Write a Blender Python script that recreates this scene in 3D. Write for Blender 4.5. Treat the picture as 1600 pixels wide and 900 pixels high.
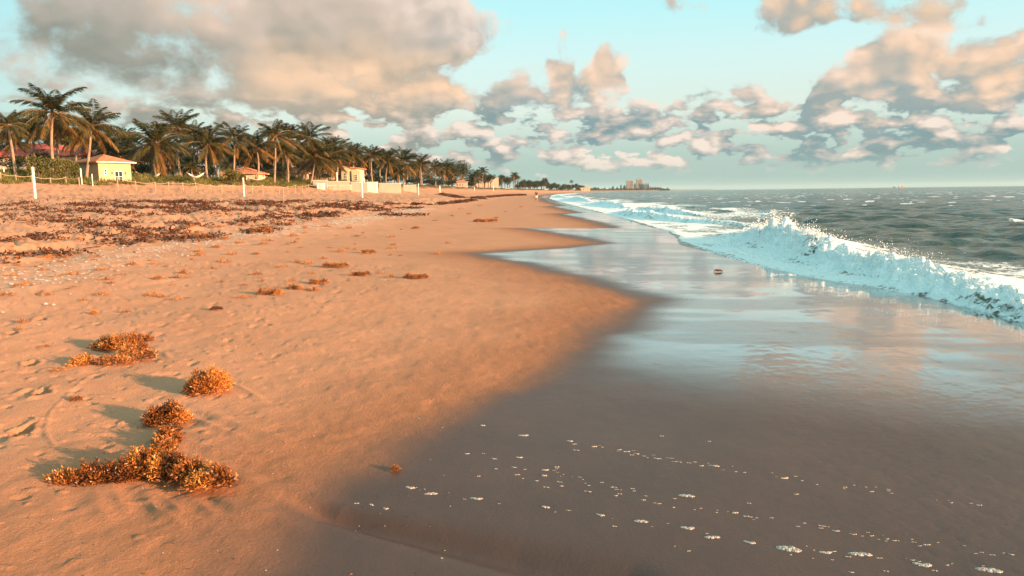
import bpy, bmesh, math, random
import numpy as np
from mathutils import Matrix, Vector

for o in list(bpy.data.objects):
    bpy.data.objects.remove(o, do_unlink=True)
scene = bpy.context.scene
C = scene.collection
rnd = random.Random(7)
RS = np.random.RandomState(11)

# ------------------------------------------------------------------ camera
F = 1155.0                      # focal length in pixels of the 1600 px wide photograph
CAMH = 1.62
PITCH = math.atan((450 - 300.3) / F)
ROLL = 0.0125
CAM_M = Matrix.Rotation(math.pi / 2 - PITCH, 3, 'X') @ Matrix.Rotation(-ROLL, 3, 'Z')
cam_d = bpy.data.cameras.new('camera')
cam = bpy.data.objects.new('camera', cam_d)
C.objects.link(cam)
cam.matrix_world = Matrix.Translation((0, 0, CAMH)) @ CAM_M.to_4x4()
cam_d.sensor_width = 36.0
cam_d.lens = 36.0 * F / 1600.0
cam_d.clip_start = 0.05
cam_d.clip_end = 60000
scene.camera = cam

def ray(px, py):
    v = CAM_M @ Vector(((px - 800) / F, -(py - 450) / F, -1.0))
    return v.normalized()

def azel(px, py):
    d = ray(px, py)
    return math.atan2(d.x, d.y), math.asin(d.z)

def at(px, py, Y):
    """the point at depth Y (metres away along the beach) in the direction of a photo pixel"""
    d = ray(px, py)
    t = Y / d.y
    return Vector((d.x * t, Y, CAMH + d.z * t))

# ------------------------------------------------------------------ light
SUN_EL = math.radians(9.2)
SUN_AZ = math.radians(117)      # clockwise from +Y
sun_dir = Vector((math.sin(SUN_AZ) * math.cos(SUN_EL), math.cos(SUN_AZ) * math.cos(SUN_EL), math.sin(SUN_EL)))
sd = bpy.data.lights.new('sun', 'SUN')
sd.energy = 5.0
sd.color = (1.0, 0.57, 0.31)
sd.angle = math.radians(0.6)
sun = bpy.data.objects.new('sun', sd)
C.objects.link(sun)
sun.rotation_euler = (-sun_dir).to_track_quat('-Z', 'Y').to_euler()
sun.location = (30, -20, 20)

vs = scene.view_settings
vs.view_transform = 'Standard'
vs.look = 'None'
vs.exposure = 1.6
vs.gamma = 1.0
vs.use_curve_mapping = False

# ------------------------------------------------------------------ world: Nishita sky with procedural clouds
world = bpy.data.worlds.new('World')
scene.world = world
world.use_nodes = True

class NB:
    """small node-building helper"""
    def __init__(s, tree):
        s.t = tree; s.n = tree.nodes; s.l = tree.links
    def _in(s, sock, v):
        if v is None: return
        if isinstance(v, bpy.types.NodeSocket): s.l.new(v, sock)
        else:
            try: sock.default_value = v
            except Exception:
                if isinstance(v, (int, float)): sock.default_value = (v, v, v)
                else: sock.default_value = tuple(v) + (1.0,)
    def m(s, op, a, b=None, c=None, clamp=False):
        n = s.n.new('ShaderNodeMath'); n.operation = op; n.use_clamp = clamp
        s._in(n.inputs[0], a); s._in(n.inputs[1], b); s._in(n.inputs[2], c)
        return n.outputs[0]
    def v(s, op, a, b=None, scale=None):
        n = s.n.new('ShaderNodeVectorMath'); n.operation = op
        s._in(n.inputs[0], a); s._in(n.inputs[1], b)
        if scale is not None: s._in(n.inputs['Scale'], scale)
        return n.outputs['Value'] if op in ('LENGTH', 'DOT_PRODUCT', 'DISTANCE') else n.outputs['Vector']
    def comb(s, x, y, z=0.0):
        n = s.n.new('ShaderNodeCombineXYZ')
        s._in(n.inputs[0], x); s._in(n.inputs[1], y); s._in(n.inputs[2], z)
        return n.outputs[0]
    def sep(s, v):
        n = s.n.new('ShaderNodeSeparateXYZ'); s._in(n.inputs[0], v); return n.outputs
    def noise(s, vec, scale, detail=4, rough=0.5, dist=0.0, dim='3D', out='Fac'):
        n = s.n.new('ShaderNodeTexNoise'); n.noise_dimensions = dim
        s._in(n.inputs['Vector'], vec); s._in(n.inputs['Scale'], scale)
        s._in(n.inputs['Detail'], detail); s._in(n.inputs['Roughness'], rough); s._in(n.inputs['Distortion'], dist)
        return n.outputs[out]
    def voro(s, vec, scale, detail=0, rough=0.5, feat='F1', dim='3D', out='Distance'):
        n = s.n.new('ShaderNodeTexVoronoi'); n.feature = feat; n.voronoi_dimensions = dim
        s._in(n.inputs['Vector'], vec); s._in(n.inputs['Scale'], scale)
        s._in(n.inputs['Detail'], detail); s._in(n.inputs['Roughness'], rough)
        return n.outputs[out]
    def mr(s, x, a, b, c=0.0, d=1.0, smooth=False):
        n = s.n.new('ShaderNodeMapRange'); n.interpolation_type = 'SMOOTHSTEP' if smooth else 'LINEAR'
        s._in(n.inputs[0], x); s._in(n.inputs[1], a); s._in(n.inputs[2], b); s._in(n.inputs[3], c); s._in(n.inputs[4], d)
        return n.outputs[0]
    def mix(s, f, a, b, blend='MIX', clampf=True):
        n = s.n.new('ShaderNodeMix'); n.data_type = 'RGBA'; n.blend_type = blend; n.clamp_factor = clampf
        s._in(n.inputs[0], f); s._in(n.inputs[6], a); s._in(n.inputs[7], b)
        return n.outputs[2]
    def ramp(s, f, stops):
        n = s.n.new('ShaderNodeValToRGB'); s._in(n.inputs[0], f)
        e = n.color_ramp.elements
        while len(e) < len(stops): e.new(0.5)
        for k, (p, c) in enumerate(stops):
            e[k].position = p; e[k].color = tuple(c) + (1.0,)
        return n.outputs[0]
    def attr(s, name):
        n = s.n.new('ShaderNodeAttribute'); n.attribute_name = name; return n

def lin(r, g, b):
    """sRGB 0..255 to linear"""
    f = lambda c: (c / 255) / 12.92 if c / 255 <= 0.04045 else ((c / 255 + 0.055) / 1.055) ** 2.4
    return (f(r), f(g), f(b))
EXPO = 2 ** vs.exposure
def sk(r, g, b):
    """radiance of a bit of sky that shows as this sRGB colour"""
    return tuple(c / EXPO for c in lin(r, g, b))

# cloud masses: photo pixel x, y, radius x, radius y, weight
BLOBS = [
    (300, 40, 250, 110, 1.5), (520, 40, 250, 110, 1.5), (610, 60, 190, 80, 1.1), (480, 140, 200, 62, 1.3), (330, 150, 190, 40, 1.0), (190, 20, 110, 85, 1.1),
    (650, 158, 80, 52, 1.2), (560, 178, 90, 22, .6), (730, 40, 55, 60, .9),
    (60, 130, 170, 60, .8), (170, 185, 220, 26, .55), (30, 60, 60, 40, .3),
    (868, 100, 34, 44, 1.2), (905, 120, 40, 42, 1.1), (965, 108, 30, 48, 1.15), (820, 150, 85, 36, 1.1), (760, 165, 40, 24, .8),
    (940, 158, 85, 16, .9), (900, 185, 60, 12, .7), (1055, 150, 30, 12, .6), (1130, 133, 60, 9, .55),
    (1340, 6, 175, 34, 1.2), (1230, 35, 60, 18, .7), (1060, 5, 60, 14, .6), (930, 2, 70, 8, .5),
    (1440, 84, 88, 34, 1.3), (1395, 115, 66, 50, 1.2), (1320, 150, 62, 45, 1.1), (1345, 182, 95, 18, .95),
    (1575, 105, 60, 40, 1.3), (1540, 150, 75, 20, 1.1), (1640, 120, 80, 60, 1.2), (1450, 165, 70, 16, .7),
    (1180, 160, 48, 34, 1.0), (1120, 188, 62, 24, .9), (1235, 190, 55, 40, .9), (1300, 215, 130, 20, .9), (1480, 215, 150, 24, .9),
    (990, 208, 125, 30, 1.0), (1000, 190, 40, 20, .7), (1170, 222, 90, 18, .8), (1400, 238, 200, 16, .8),
    (850, 215, 60, 25, .7), (700, 228, 110, 24, .8), (800, 240, 110, 14, .7), (620, 222, 50, 14, .5), (1100, 246, 160, 12, .7),
    (930, 250, 120, 10, .55), (1560, 190, 90, 22, .8), (1050, 215, 60, 22, .7),
    # overhead, out of frame: seen only mirrored in the wet sand
    (800, -230, 560, 170, 1.1), (1480, -150, 420, 130, 1.2), (200, -330, 500, 200, 1.2), (1000, -620, 700, 200, .9), (2200, -100, 380, 200, 1.0), (-500, 0, 400, 160, 1.0),
]
# where the low sun catches the undersides of the clouds
WARM = [(570, 130, 200, 62, 1.3), (460, 190, 220, 26, .3), (660, 140, 120, 50, .5), (480, 40, 170, 60, .25), (910, 115, 130, 70, .75),
        (1340, 12, 230, 60, 1.0), (1440, 90, 140, 70, .8), (1590, 110, 110, 60, .95), (1500, -180, 480, 210, 1.2), (1350, 165, 80, 40, .5),
        (1180, 175, 80, 50, .4), (310, 20, 60, 60, .4), (100, 165, 120, 40, .15)]

def blob_val(a, e, blobs):
    """coverage and its slope towards the sun side, sampled in Python for the curve tables"""
    acc = 0.0; gr = 0.0
    for (cx, cy, rx, ry, w, ca, ce) in blobs:
        dx = (a - ca) * F / (rx * 1.18); dy = (e - ce) * F / (ry * 1.18)
        if dy < 0: dy *= 1.25
        q = dx * dx + dy * dy
        if q < 1:
            k = w * (1 - q) ** 0.7
            if k > acc:
                gr = (0.50 * dx + 0.85 * dy); acc = k
            else: acc += 0.12 * k
    return min(acc, 1.25), gr
BL = [b + azel(b[0], b[1]) for b in BLOBS]
WL = [b + azel(b[0], b[1]) for b in WARM]
BANDS = [0.0, .025, .05, .075, .10, .125, .15, .175, .20, .23, .26, .31, .40, .55, .85]
NCOL = 66; A0, A1 = -0.80, 0.80
def clouds(nb, P, ps):
    """coverage, warmth and sunward slope of the cloud cover as three curve tables per band of elevation"""
    t = nb.mr(ps[0], A0, A1, 0, 1)
    tcol = nb.comb(t, t, t)
    out = None
    for i, e in enumerate(BANDS):
        n = nb.n.new('ShaderNodeRGBCurve')
        for ch in range(3):
            cu = n.mapping.curves[ch]
            for k in range(NCOL):
                x = k / (NCOL - 1); a_ = A0 + (A1 - A0) * x
                bv, gv = blob_val(a_, e, BL)
                wv_, _ = blob_val(a_, e, WL)
                y = (bv / 1.25, min(1, wv_), max(0, min(1, 0.5 + 0.35 * gv)))[ch]
                if k == 0: cu.points[0].location = (x, y)
                elif k == NCOL - 1: cu.points[len(cu.points) - 1].location = (x, y)
                else: cu.points.new(x, y)
        n.mapping.update()
        nb.l.new(tcol, n.inputs['Color'])
        if out is None: out = n.outputs[0]
        else: out = nb.mix(nb.mr(ps[1], BANDS[i - 1], e), out, n.outputs[0])
    return nb.sep(out)

g = bpy.data.node_groups.new('cloud_texture', 'ShaderNodeTree')
g.interface.new_socket('Q', in_out='INPUT', socket_type='NodeSocketVector')
g.interface.new_socket('T', in_out='OUTPUT', socket_type='NodeSocketFloat')
gi = g.nodes.new('NodeGroupInput'); go = g.nodes.new('NodeGroupOutput')
nb = NB(g)
Q = gi.outputs[0]
n1 = nb.noise(Q, 13.0, 4, 0.5, 0.0, dim='2D')
v1 = nb.voro(Q, 24.0, 1.0, 0.5, dim='2D')
tex = nb.m('ADD', nb.m('MULTIPLY', nb.m('SUBTRACT', n1, 0.5), 2.0), nb.m('MULTIPLY', nb.m('SUBTRACT', 0.42, v1), 0.7))
g.links.new(tex, go.inputs[0])

wt = world.node_tree
for n in list(wt.nodes): wt.nodes.remove(n)
w = NB(wt)
tc = wt.nodes.new('ShaderNodeTexCoord')
dirv = tc.outputs['Generated']
s3 = w.sep(dirv)
az = w.m('ARCTAN2', s3[0], s3[1]); el = w.m('ARCSINE', s3[2])
P = w.comb(az, el)
wn = w.v('SUBTRACT', w.noise(P, 11.0, 3, 0.55, dim='2D', out='Color'), (.5, .5, .5))
Pw = w.v('ADD', P, w.v('SCALE', wn, scale=0.06))
cb, warm0, cg = clouds(w, Pw, w.sep(Pw))
B = w.m('MULTIPLY', cb, 1.25)
warm = w.m('MINIMUM', warm0, 1.0)
vy = w.m('MULTIPLY', w.m('LOGARITHM', w.m('MAXIMUM', w.m('ADD', el, 0.30), 0.01), math.e), 0.62)
Q = w.v('ADD', w.comb(az, vy), w.v('SCALE', wn, scale=0.035))
def ctex(v):
    n = wt.nodes.new('ShaderNodeGroup'); n.node_tree = g
    wt.links.new(v, n.inputs[0]); return n.outputs[0]
T0 = ctex(Q)
T1 = ctex(w.v('ADD', Q, (0.010, 0.016, 0)))
fine = w.m('SUBTRACT', w.noise(Q, 95.0, 4, 0.6, dim='2D'), 0.5)
n2 = w.noise(w.comb(az, w.m('MULTIPLY', el, 2.3)), 19.0, 4, 0.55, 0.0, dim='2D')
vlow = w.voro(w.comb(az, w.m('MULTIPLY', el, 1.7)), 34.0, 1.0, .5, dim='2D')
n2 = w.m('ADD', n2, w.m('MULTIPLY', w.m('SUBTRACT', 0.40, vlow), 0.16))
low = w.m('MULTIPLY', w.mr(el, 0.004, 0.03, 0, 1, True), w.mr(el, 0.15, 0.07, 0, 1, True))
D0 = w.m('SUBTRACT', w.m('ADD', B, w.m('MULTIPLY', T0, 0.50)), 0.50)
D0 = w.m('ADD', D0, w.m('MULTIPLY', fine, 0.34))
Dl = w.m('MULTIPLY', w.m('MULTIPLY', w.m('SUBTRACT', n2, w.mr(el, .03, .09, .33, .365)), 4.2), low)
n2b = w.noise(w.comb(w.m('ADD', az, 0.006), w.m('MULTIPLY_ADD', el, 2.3, 0.022)), 19.0, 3, 0.55, 0.0, dim='2D')
D0 = w.m('ADD', D0, w.m('MAXIMUM', Dl, w.m('MULTIPLY', low, -0.25)))
nish = wt.nodes.new('ShaderNodeTexSky')
nish.sky_type = 'NISHITA'; nish.sun_disc = False
nish.sun_elevation = SUN_EL; nish.sun_rotation = SUN_AZ
nish.air_density = 1.0; nish.dust_density = 1.5; nish.ozone_density = 1.5
nsky = w.mix(1.0, nish.outputs[0], (0.10, 0.10, 0.10), 'MULTIPLY')
# clear sky colour between the clouds, by elevation, blended over the physical sky
grad = w.ramp(w.mr(el, -0.02, 0.6), [(0.0, sk(160, 184, 178)), (0.05, sk(152, 188, 188)), (0.11, sk(176, 206, 200)), (0.20, sk(228, 242, 230)), (0.30, sk(220, 250, 246)), (0.40, sk(196, 252, 254)), (0.70, sk(170, 240, 250)), (1.0, sk(170, 235, 245))])
leftdark = w.mr(az, -0.35, -0.75, 0, 1, True)
grad = w.mix(w.m('MULTIPLY', leftdark, 0.55), grad, sk(110, 195, 205))
clear = w.mix(0.12, grad, nsky)
leftw = w.mr(w.m('ADD', az, w.m('MULTIPLY', el, -1.0)), -0.15, -0.45, 0.6, 0.22, True)
rel = w.m('ADD', w.m('MULTIPLY', w.m('SUBTRACT', T0, T1), leftw), w.m('MULTIPLY', w.m('MULTIPLY', w.m('SUBTRACT', n2, n2b), 3.4), low))
L = w.m('ADD', w.m('ADD', w.m('MULTIPLY', rel, 0.80), w.m('MULTIPLY', w.m('SUBTRACT', cg, 0.5), 2.1)), 0.36, clamp=True)
body = w.mr(D0, 0.1, 1.5, 0, 1)
leftness = w.mr(az, 0.05, -0.2, 0, 1, True)
shade = w.mix(leftness, sk(128, 162, 168), sk(156, 156, 144))
shade = w.mix(w.m('MULTIPLY', w.m('MULTIPLY', body, w.m('SUBTRACT', 1.0, warm)), 0.45), shade, sk(124, 138, 136))
lit = w.mix(warm, sk(246, 222, 206), sk(255, 214, 178))
Lw = w.m('ADD', L, w.m('MULTIPLY', w.m('MULTIPLY', warm, 0.42), w.mr(D0, 0.0, 0.6)), clamp=True)
cl = w.mix(Lw, shade, lit)
edge = w.mr(D0, 0.05, 0.45, 1, 0, True)
cl = w.mix(w.m('MULTIPLY', edge, 0.30), cl, sk(248, 240, 228))
topl = w.m('MULTIPLY', w.mr(L, 0.55, 1.0, 0, 1, True), 0.55)
cl = w.mix(topl, cl, sk(255, 240, 226))
alpha = w.mr(D0, 0.0, w.mr(az, -0.22, -0.40, 0.36, 0.75, True), 0, 1, True)
hz = w.mr(el, 0.0, 0.045, 0.10, 1.0, True)
alpha = w.m('MULTIPLY', alpha, hz)
col = w.mix(alpha, clear, cl)
# brighter, warmer sky on the sun's side, behind the camera and overhead, added as fill light
sdot = w.v('DOT_PRODUCT', dirv, tuple(sun_dir))
glow = w.m('POWER', w.m('MAXIMUM', sdot, 0.0), 3.0)
col = w.mix(1.0, col, w.mix(glow, (1, 1, 1), (2.2, 1.75, 1.4)), 'MULTIPLY', True)
over = w.m('MAXIMUM', w.mr(el, 0.42, 0.9, 0, 1, True), w.mr(w.m('ABSOLUTE', az), 0.95, 1.4, 0, 1, True))
col = w.mix(w.m('MULTIPLY', over, w.mr(el, -0.02, 0.1, 0, 1, True)), col, w.mix(1.0, col, (1.35, 1.25, 1.2), 'MULTIPLY'))
bg = wt.nodes.new('ShaderNodeBackground'); bg.inputs['Strength'].default_value = 1.0
wt.links.new(col, bg.inputs[0])
wo = wt.nodes.new('ShaderNodeOutputWorld')
wt.links.new(bg.outputs[0], wo.inputs[0])
world.cycles.sampling_method = 'MANUAL'
world.cycles.sample_map_resolution = 512


# ------------------------------------------------------------------ numpy helpers
def _hash(ix, iy, seed):
    h = (ix.astype(np.int64) * 374761393 + iy.astype(np.int64) * 668265263 + seed * 974634777) & 0xFFFFFFFF
    h = ((h ^ (h >> 13)) * 1274126177) & 0xFFFFFFFF
    return ((h ^ (h >> 16)) & 0xFFFF) / 65535.0
def vnoise(x, y, seed=0):
    ix = np.floor(x); iy = np.floor(y)
    fx = x - ix; fy = y - iy
    fx = fx * fx * fx * (fx * (fx * 6 - 15) + 10); fy = fy * fy * fy * (fy * (fy * 6 - 15) + 10)
    a = _hash(ix, iy, seed); b = _hash(ix + 1, iy, seed); c = _hash(ix, iy + 1, seed); d = _hash(ix + 1, iy + 1, seed)
    return (a + (b - a) * fx) * (1 - fy) + (c + (d - c) * fx) * fy
def fbm(x, y, octv=4, seed=0, gain=0.5):
    s = 0; a = 1; t = 0
    for k in range(octv):
        s = s + a * vnoise(x * 2 ** k + 17.3 * k, y * 2 ** k - 9.1 * k, seed + k); t += a; a *= gain
    return s / t
def billow(x, y, octv=4, seed=0, gain=0.55):
    s = 0; a = 1; t = 0
    for k in range(octv):
        s = s + a * np.abs(2 * vnoise(x * 2 ** k + 7.7 * k, y * 2 ** k + 3.1 * k, seed + k) - 1); t += a; a *= gain
    return s / t
def sstep(x, a, b):
    t = np.clip((x - a) / (b - a), 0, 1); return t * t * (3 - 2 * t)

# ------------------------------------------------------------------ the lie of the land
_YS = [-60, 0, 6, 8.86, 10.7, 12.2, 13.9, 15.6, 21.8, 29.3, 35.3, 45, 81, 173, 300, 500, 800, 1300, 2000, 3000, 4000, 6000, 9000]
_XS = [7.8, 7.5, 7.0, 6.55, 6.35, 6.05, 5.5, 5.4, 5.2, 6.35, 6.4, 6.7, 7.2, 9.0, 16, 32, 69, 158, 262, 480, 830, 1500, 2500]
def Xs(Y): return np.interp(Y, _YS, _XS)          # the waterline
_YD = [-60, 0, 60, 88, 106, 125, 155, 185, 215, 233, 300, 400, 600, 800, 1300, 2000, 3000, 4000, 6000, 9000]
_XD = [-58, -56, -51, -49, -45, -38, -33, -29, -26, -24, -18, -9, 16, 45, 138, 240, 455, 800, 1450, 2440]
def Xd(Y): return np.interp(Y, _YD, _XD)          # the foot of the dune plants

def pix_ground(px, py, z=0.1):
    d = ray(px, py); t = (z - CAMH) / d.z
    return (d.x * t, d.y * t)

# edge of the wet sand, read from bottom to top; sorted by distance it is one zigzag line of beach cusps
_wetpix = [(330, 1300), (400, 1000), (455, 860), (560, 770), (690, 690), (800, 640), (880, 590), (935, 540), (985, 490), (1020, 466), (960, 447), (900, 430), (820, 411), (735, 397.5),
           (800, 392), (880, 385), (950, 377), (900, 368), (850, 361), (812, 357.5), (870, 356), (965, 354.5), (940, 347), (900, 338), (875, 333.5), (905, 331), (885, 326), (862, 322), (882, 320), (855, 314), (850, 309)]
_wp = sorted([(pix_ground(x, y, 0.1)[1], pix_ground(x, y, 0.1)[0]) for x, y in _wetpix])
_WY = [p[0] for p in _wp]; _WX = [p[1] for p in _wp]
def Xwet(Y):
    base = np.interp(Y, _WY, _WX)
    return np.where(Y > _WY[-1], Xs(Y) - 3.0, base)

LOWX = [-200, 0, 3, 5, 8, 11, 14, 20, 50, 200]
LOWZ = [-6.0, 0.0, 0.05, 0.09, 0.17, 0.30, 0.50, 0.90, 1.55, 1.6]
UPX = [-300, -22, -12, -5, 0, 4, 9, 14, 400]
UPZ = [0, 0, 0.35, 0.95, 1.7, 2.5, 2.9, 3.0, 3.0]
def ground_base(X, Y):
    s = Xs(Y) - X
    q = Xd(Y) - X
    lo = np.interp(s, LOWX, LOWZ)
    up = np.interp(q, UPX, UPZ)
    fade = np.clip(s / 30, 0, 1)
    return lo + up * fade

def wetness(X, Y):
    d = X - Xwet(Y)
    wid = 0.34 + 0.010 * Y
    j = (fbm(X * 1.6, Y * 1.2, 4, 41) - 0.5) * 0.55
    return sstep(d + j, -wid * 1.5, wid * 0.55), d

FEET = [(37, 676, .30), (66, 620, .27), (48, 579, .26), (63, 517, .26), (60, 478, .26), (98, 447, .25), (60, 437, .25), (18, 420, .26), (62, 412, .25), (126, 411, .24), (20, 540, .2)]
FEETW = [pix_ground(x, y, 0.25) + (L,) for x, y, L in FEET]
GROOVES = [  # photo pixels of small ridges the backwash left in the sand, width m, height m
    ([(175, 765), (190, 790), (215, 812)], .035, .006), ([(222, 768), (245, 800), (300, 832)], .04, .009), ([(250, 770), (285, 806), (355, 832)], .04, .009),
    ([(290, 775), (335, 803), (402, 818)], .04, .008), ([(150, 768), (155, 800), (180, 830)], .04, .005), ([(330, 775), (372, 796), (440, 810)], .035, .006),
    ([(290, 652), (330, 668), (400, 690)], .03, .008), ([(270, 690), (330, 705), (420, 720)], .04, .008), ([(280, 712), (350, 735), (470, 760)], .05, .008),
    ([(355, 600), (375, 606), (420, 630)], .03, .006), ([(240, 560), (258, 562), (270, 575)], .03, .006), ([(300, 640), (380, 668), (520, 705)], .05, .005),
    ([(365, 750), (430, 765), (560, 790)], .06, .007), ([(360, 780), (420, 800), (500, 830)], .05, .007)]
TRACK = [(200, 575), (150, 594), (112, 628), (80, 660), (72, 688), (86, 712)]
FURROW = [(415, 788), (520, 826), (650, 852), (800, 884), (960, 925)]

def poly_dist(X, Y, pts):
    best = np.full(X.shape, 1e9)
    par = np.zeros(X.shape)
    n = len(pts) - 1
    for i in range(n):
        ax, ay = pts[i]; bx, by = pts[i + 1]
        dx, dy = bx - ax, by - ay
        t = np.clip(((X - ax) * dx + (Y - ay) * dy) / (dx * dx + dy * dy + 1e-9), 0, 1)
        d = np.hypot(X - ax - t * dx, Y - ay - t * dy)
        m = d < best
        best = np.where(m, d, best); par = np.where(m, (i + t) / n, par)
    return best, par

def ground(X, Y, detail=True):
    X = np.asarray(X, float); Y = np.asarray(Y, float)
    z = ground_base(X, Y)
    s = Xs(Y) - X; q = Xd(Y) - X
    dist = np.hypot(X, Y)
    z = z + (fbm(X * 0.35, Y * 0.3, 3, 5) - 0.5) * 0.10 * sstep(s, 4, 12)
    # trampled, wind-blown upper beach above the wrack line
    wr = -9.3 + 0.0 * Y
    up = sstep(s, 13.2, 16.0)
    lump = billow(X * 1.9, Y * 1.5, 3, 23)
    z = z + up * ((lump - 0.35) * 0.25 + (fbm(X * 0.5, Y * 0.5, 2, 31) - 0.5) * 0.22)
    # dune hummocks
    z = z + sstep(q, -3, 6) * (fbm(X * 0.22, Y * 0.16, 3, 77) - 0.5) * 1.1
    if not detail: return z
    near = dist < 16
    Xn = X[near]; Yn = Y[near]; zn = np.zeros(Xn.shape)
    wt_, _ = wetness(Xn, Yn)
    dry = 1 - wt_
    zn += (fbm(Xn * 9, Yn * 7, 3, 51) - 0.5) * 0.010 * (0.25 + 0.75 * dry)
    zn += (fbm(Xn * 2.2, Yn * 1.6, 3, 52) - 0.5) * 0.022 * (0.2 + 0.8 * dry)
    # pits and crumbs in the drier sand at the left
    left = sstep(-Xn, 0.6, 3.2)
    zn -= left * dry * 0.014 * sstep(vnoise(Xn * 11, Yn * 11, 57), 0.80, 0.97)
    zn += left * dry * 0.011 * sstep(vnoise(Xn * 14, Yn * 14, 58), 0.82, 0.97)
    for fx, fy, L in FEETW:
        u = (Xn - fx); v = (Yn - fy)
        u, v = u * 0.97 + v * 0.2, v * 0.97 - u * 0.2
        hw = 0.055 * (1 + 0.35 * (v / L))
        hw = hw * (0.80 + 0.25 * np.cos(v / L * 9.5))
        rr = np.sqrt((u / hw) ** 2 + (v / (L * 0.46)) ** 2) + (fbm(Xn * 22, Yn * 22, 2, 61) - .5) * 0.7
        zn += -0.030 * sstep(-rr, -1.05, -0.5) + 0.009 * np.exp(-((rr - 1.25) / 0.22) ** 2)
    for pts, wd, hh in GROOVES:
        W = [pix_ground(a, b, 0.2) for a, b in pts]
        # smooth the polyline
        W = [W[0], ((W[0][0] + W[1][0]) / 2, (W[0][1] + W[1][1]) / 2 * 1.0), W[1], ((W[1][0] + W[2][0]) / 2, (W[1][1] + W[2][1]) / 2), W[2]]
        d, t = poly_dist(Xn, Yn, W)
        d = d + (fbm(Xn * 5, Yn * 5, 2, 63) - .5) * 0.03
        hh = hh * 1.8
        zn += hh * np.exp(-(d / wd) ** 2) * np.sin(np.pi * np.clip(t * 0.9 + 0.08, 0, 1)) - 0.5 * hh * np.exp(-((d - 2 * wd) / (1.2 * wd)) ** 2) * (1 - t)
    W = [pix_ground(a, b, 0.2) for a, b in TRACK]
    d, t = poly_dist(Xn, Yn, W)
    d = d + (fbm(Xn * 8, Yn * 8, 2, 64) - .5) * 0.03
    zn += 0.006 * np.exp(-(d / .012) ** 2)
    W = [pix_ground(a, b, 0.1) for a, b in FURROW]
    d, t = poly_dist(Xn, Yn, W)
    zn -= 0.060 * np.exp(-(d / (.035 + .10 * t)) ** 2) * sstep(t, 0.0, 0.35)
    # low swells of the wet sand; ripples left by the backwash
    zn += wt_ * 0.004 * (fbm(Xn * 1.1 + Yn * 0.4, Yn * 3.0 - Xn, 3, 66) - .5)
    rp = sstep(Xn, 0.9, 2.2) * sstep(8.5 - Yn, 0, 3.5)
    zn += rp * 0.0034 * (billow(Xn * 9 + Yn * 2, Yn * 16 - Xn * 5, 3, 67) - .4)
    zz = z.copy(); zz[near] += zn
    mid = (dist >= 10) & (dist < 80) & (s > 8)
    zz[mid] += (fbm(X[mid] * 3.1, Y[mid] * 2.6, 3, 71) - 0.5) * 0.05 * sstep(s[mid], 8, 14) * sstep(dist[mid], 10, 16)
    return zz
def gz(x, y):
    return float(ground(np.array([x]), np.array([y]), True)[0])
def hit(px, py):
    """where the ray through a photo pixel meets the sand"""
    d = ray(px, py)
    ts = np.concatenate([np.linspace(1.5, 40, 1600), np.linspace(40, 400, 3600)])
    zz = ground(d.x * ts, d.y * ts, False)
    below = np.nonzero(CAMH + d.z * ts < zz)[0]
    t = ts[below[0]] if len(below) else 60.0
    x, y = d.x * t, d.y * t
    return Vector((x, y, gz(x, y)))

# ------------------------------------------------------------------ object helpers
def mesh_np(name, co, faces, mat=None, attrs=None, smooth=True, colors=None):
    """build a mesh from numpy arrays: co (n,3), faces (m,k)"""
    me = bpy.data.meshes.new(name)
    n = len(co); m, k = faces.shape
    me.vertices.add(n); me.vertices.foreach_set('co', np.asarray(co, np.float32).ravel())
    me.loops.add(m * k); me.loops.foreach_set('vertex_index', faces.astype(np.int32).ravel())
    me.polygons.add(m); me.polygons.foreach_set('loop_start', np.arange(0, m * k, k, dtype=np.int32))
    me.polygons.foreach_set('loop_total', np.full(m, k, np.int32))
    if smooth: me.polygons.foreach_set('use_smooth', np.ones(m, bool))
    if attrs:
        for an, av in attrs.items():
            a = me.attributes.new(an, 'FLOAT', 'POINT'); a.data.foreach_set('value', np.asarray(av, np.float32))
    me.update(calc_edges=True); me.validate()
    if mat: me.materials.append(mat)
    return me
def link(name, me, parent=None, loc=(0, 0, 0)):
    o = bpy.data.objects.new(name, me); C.objects.link(o); o.location = loc
    if parent: o.parent = parent
    return o
def tag(o, label=None, cat=None, group=None, kind=None):
    if label: o['label'] = label
    if cat: o['category'] = cat
    if group: o['group'] = group
    if kind: o['kind'] = kind
    return o
def empty(name, loc, rz=0.0, **kw):
    o = bpy.data.objects.new(name, None); C.objects.link(o); o.location = loc; o.rotation_euler = (0, 0, rz)
    o.empty_display_size = 0.3
    return tag(o, **kw)
def copy_tree(o, parent=None):
    c = o.copy(); C.objects.link(c)
    if parent: c.parent = parent
    for ch in list(o.children): copy_tree(ch, c)
    return c

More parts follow.
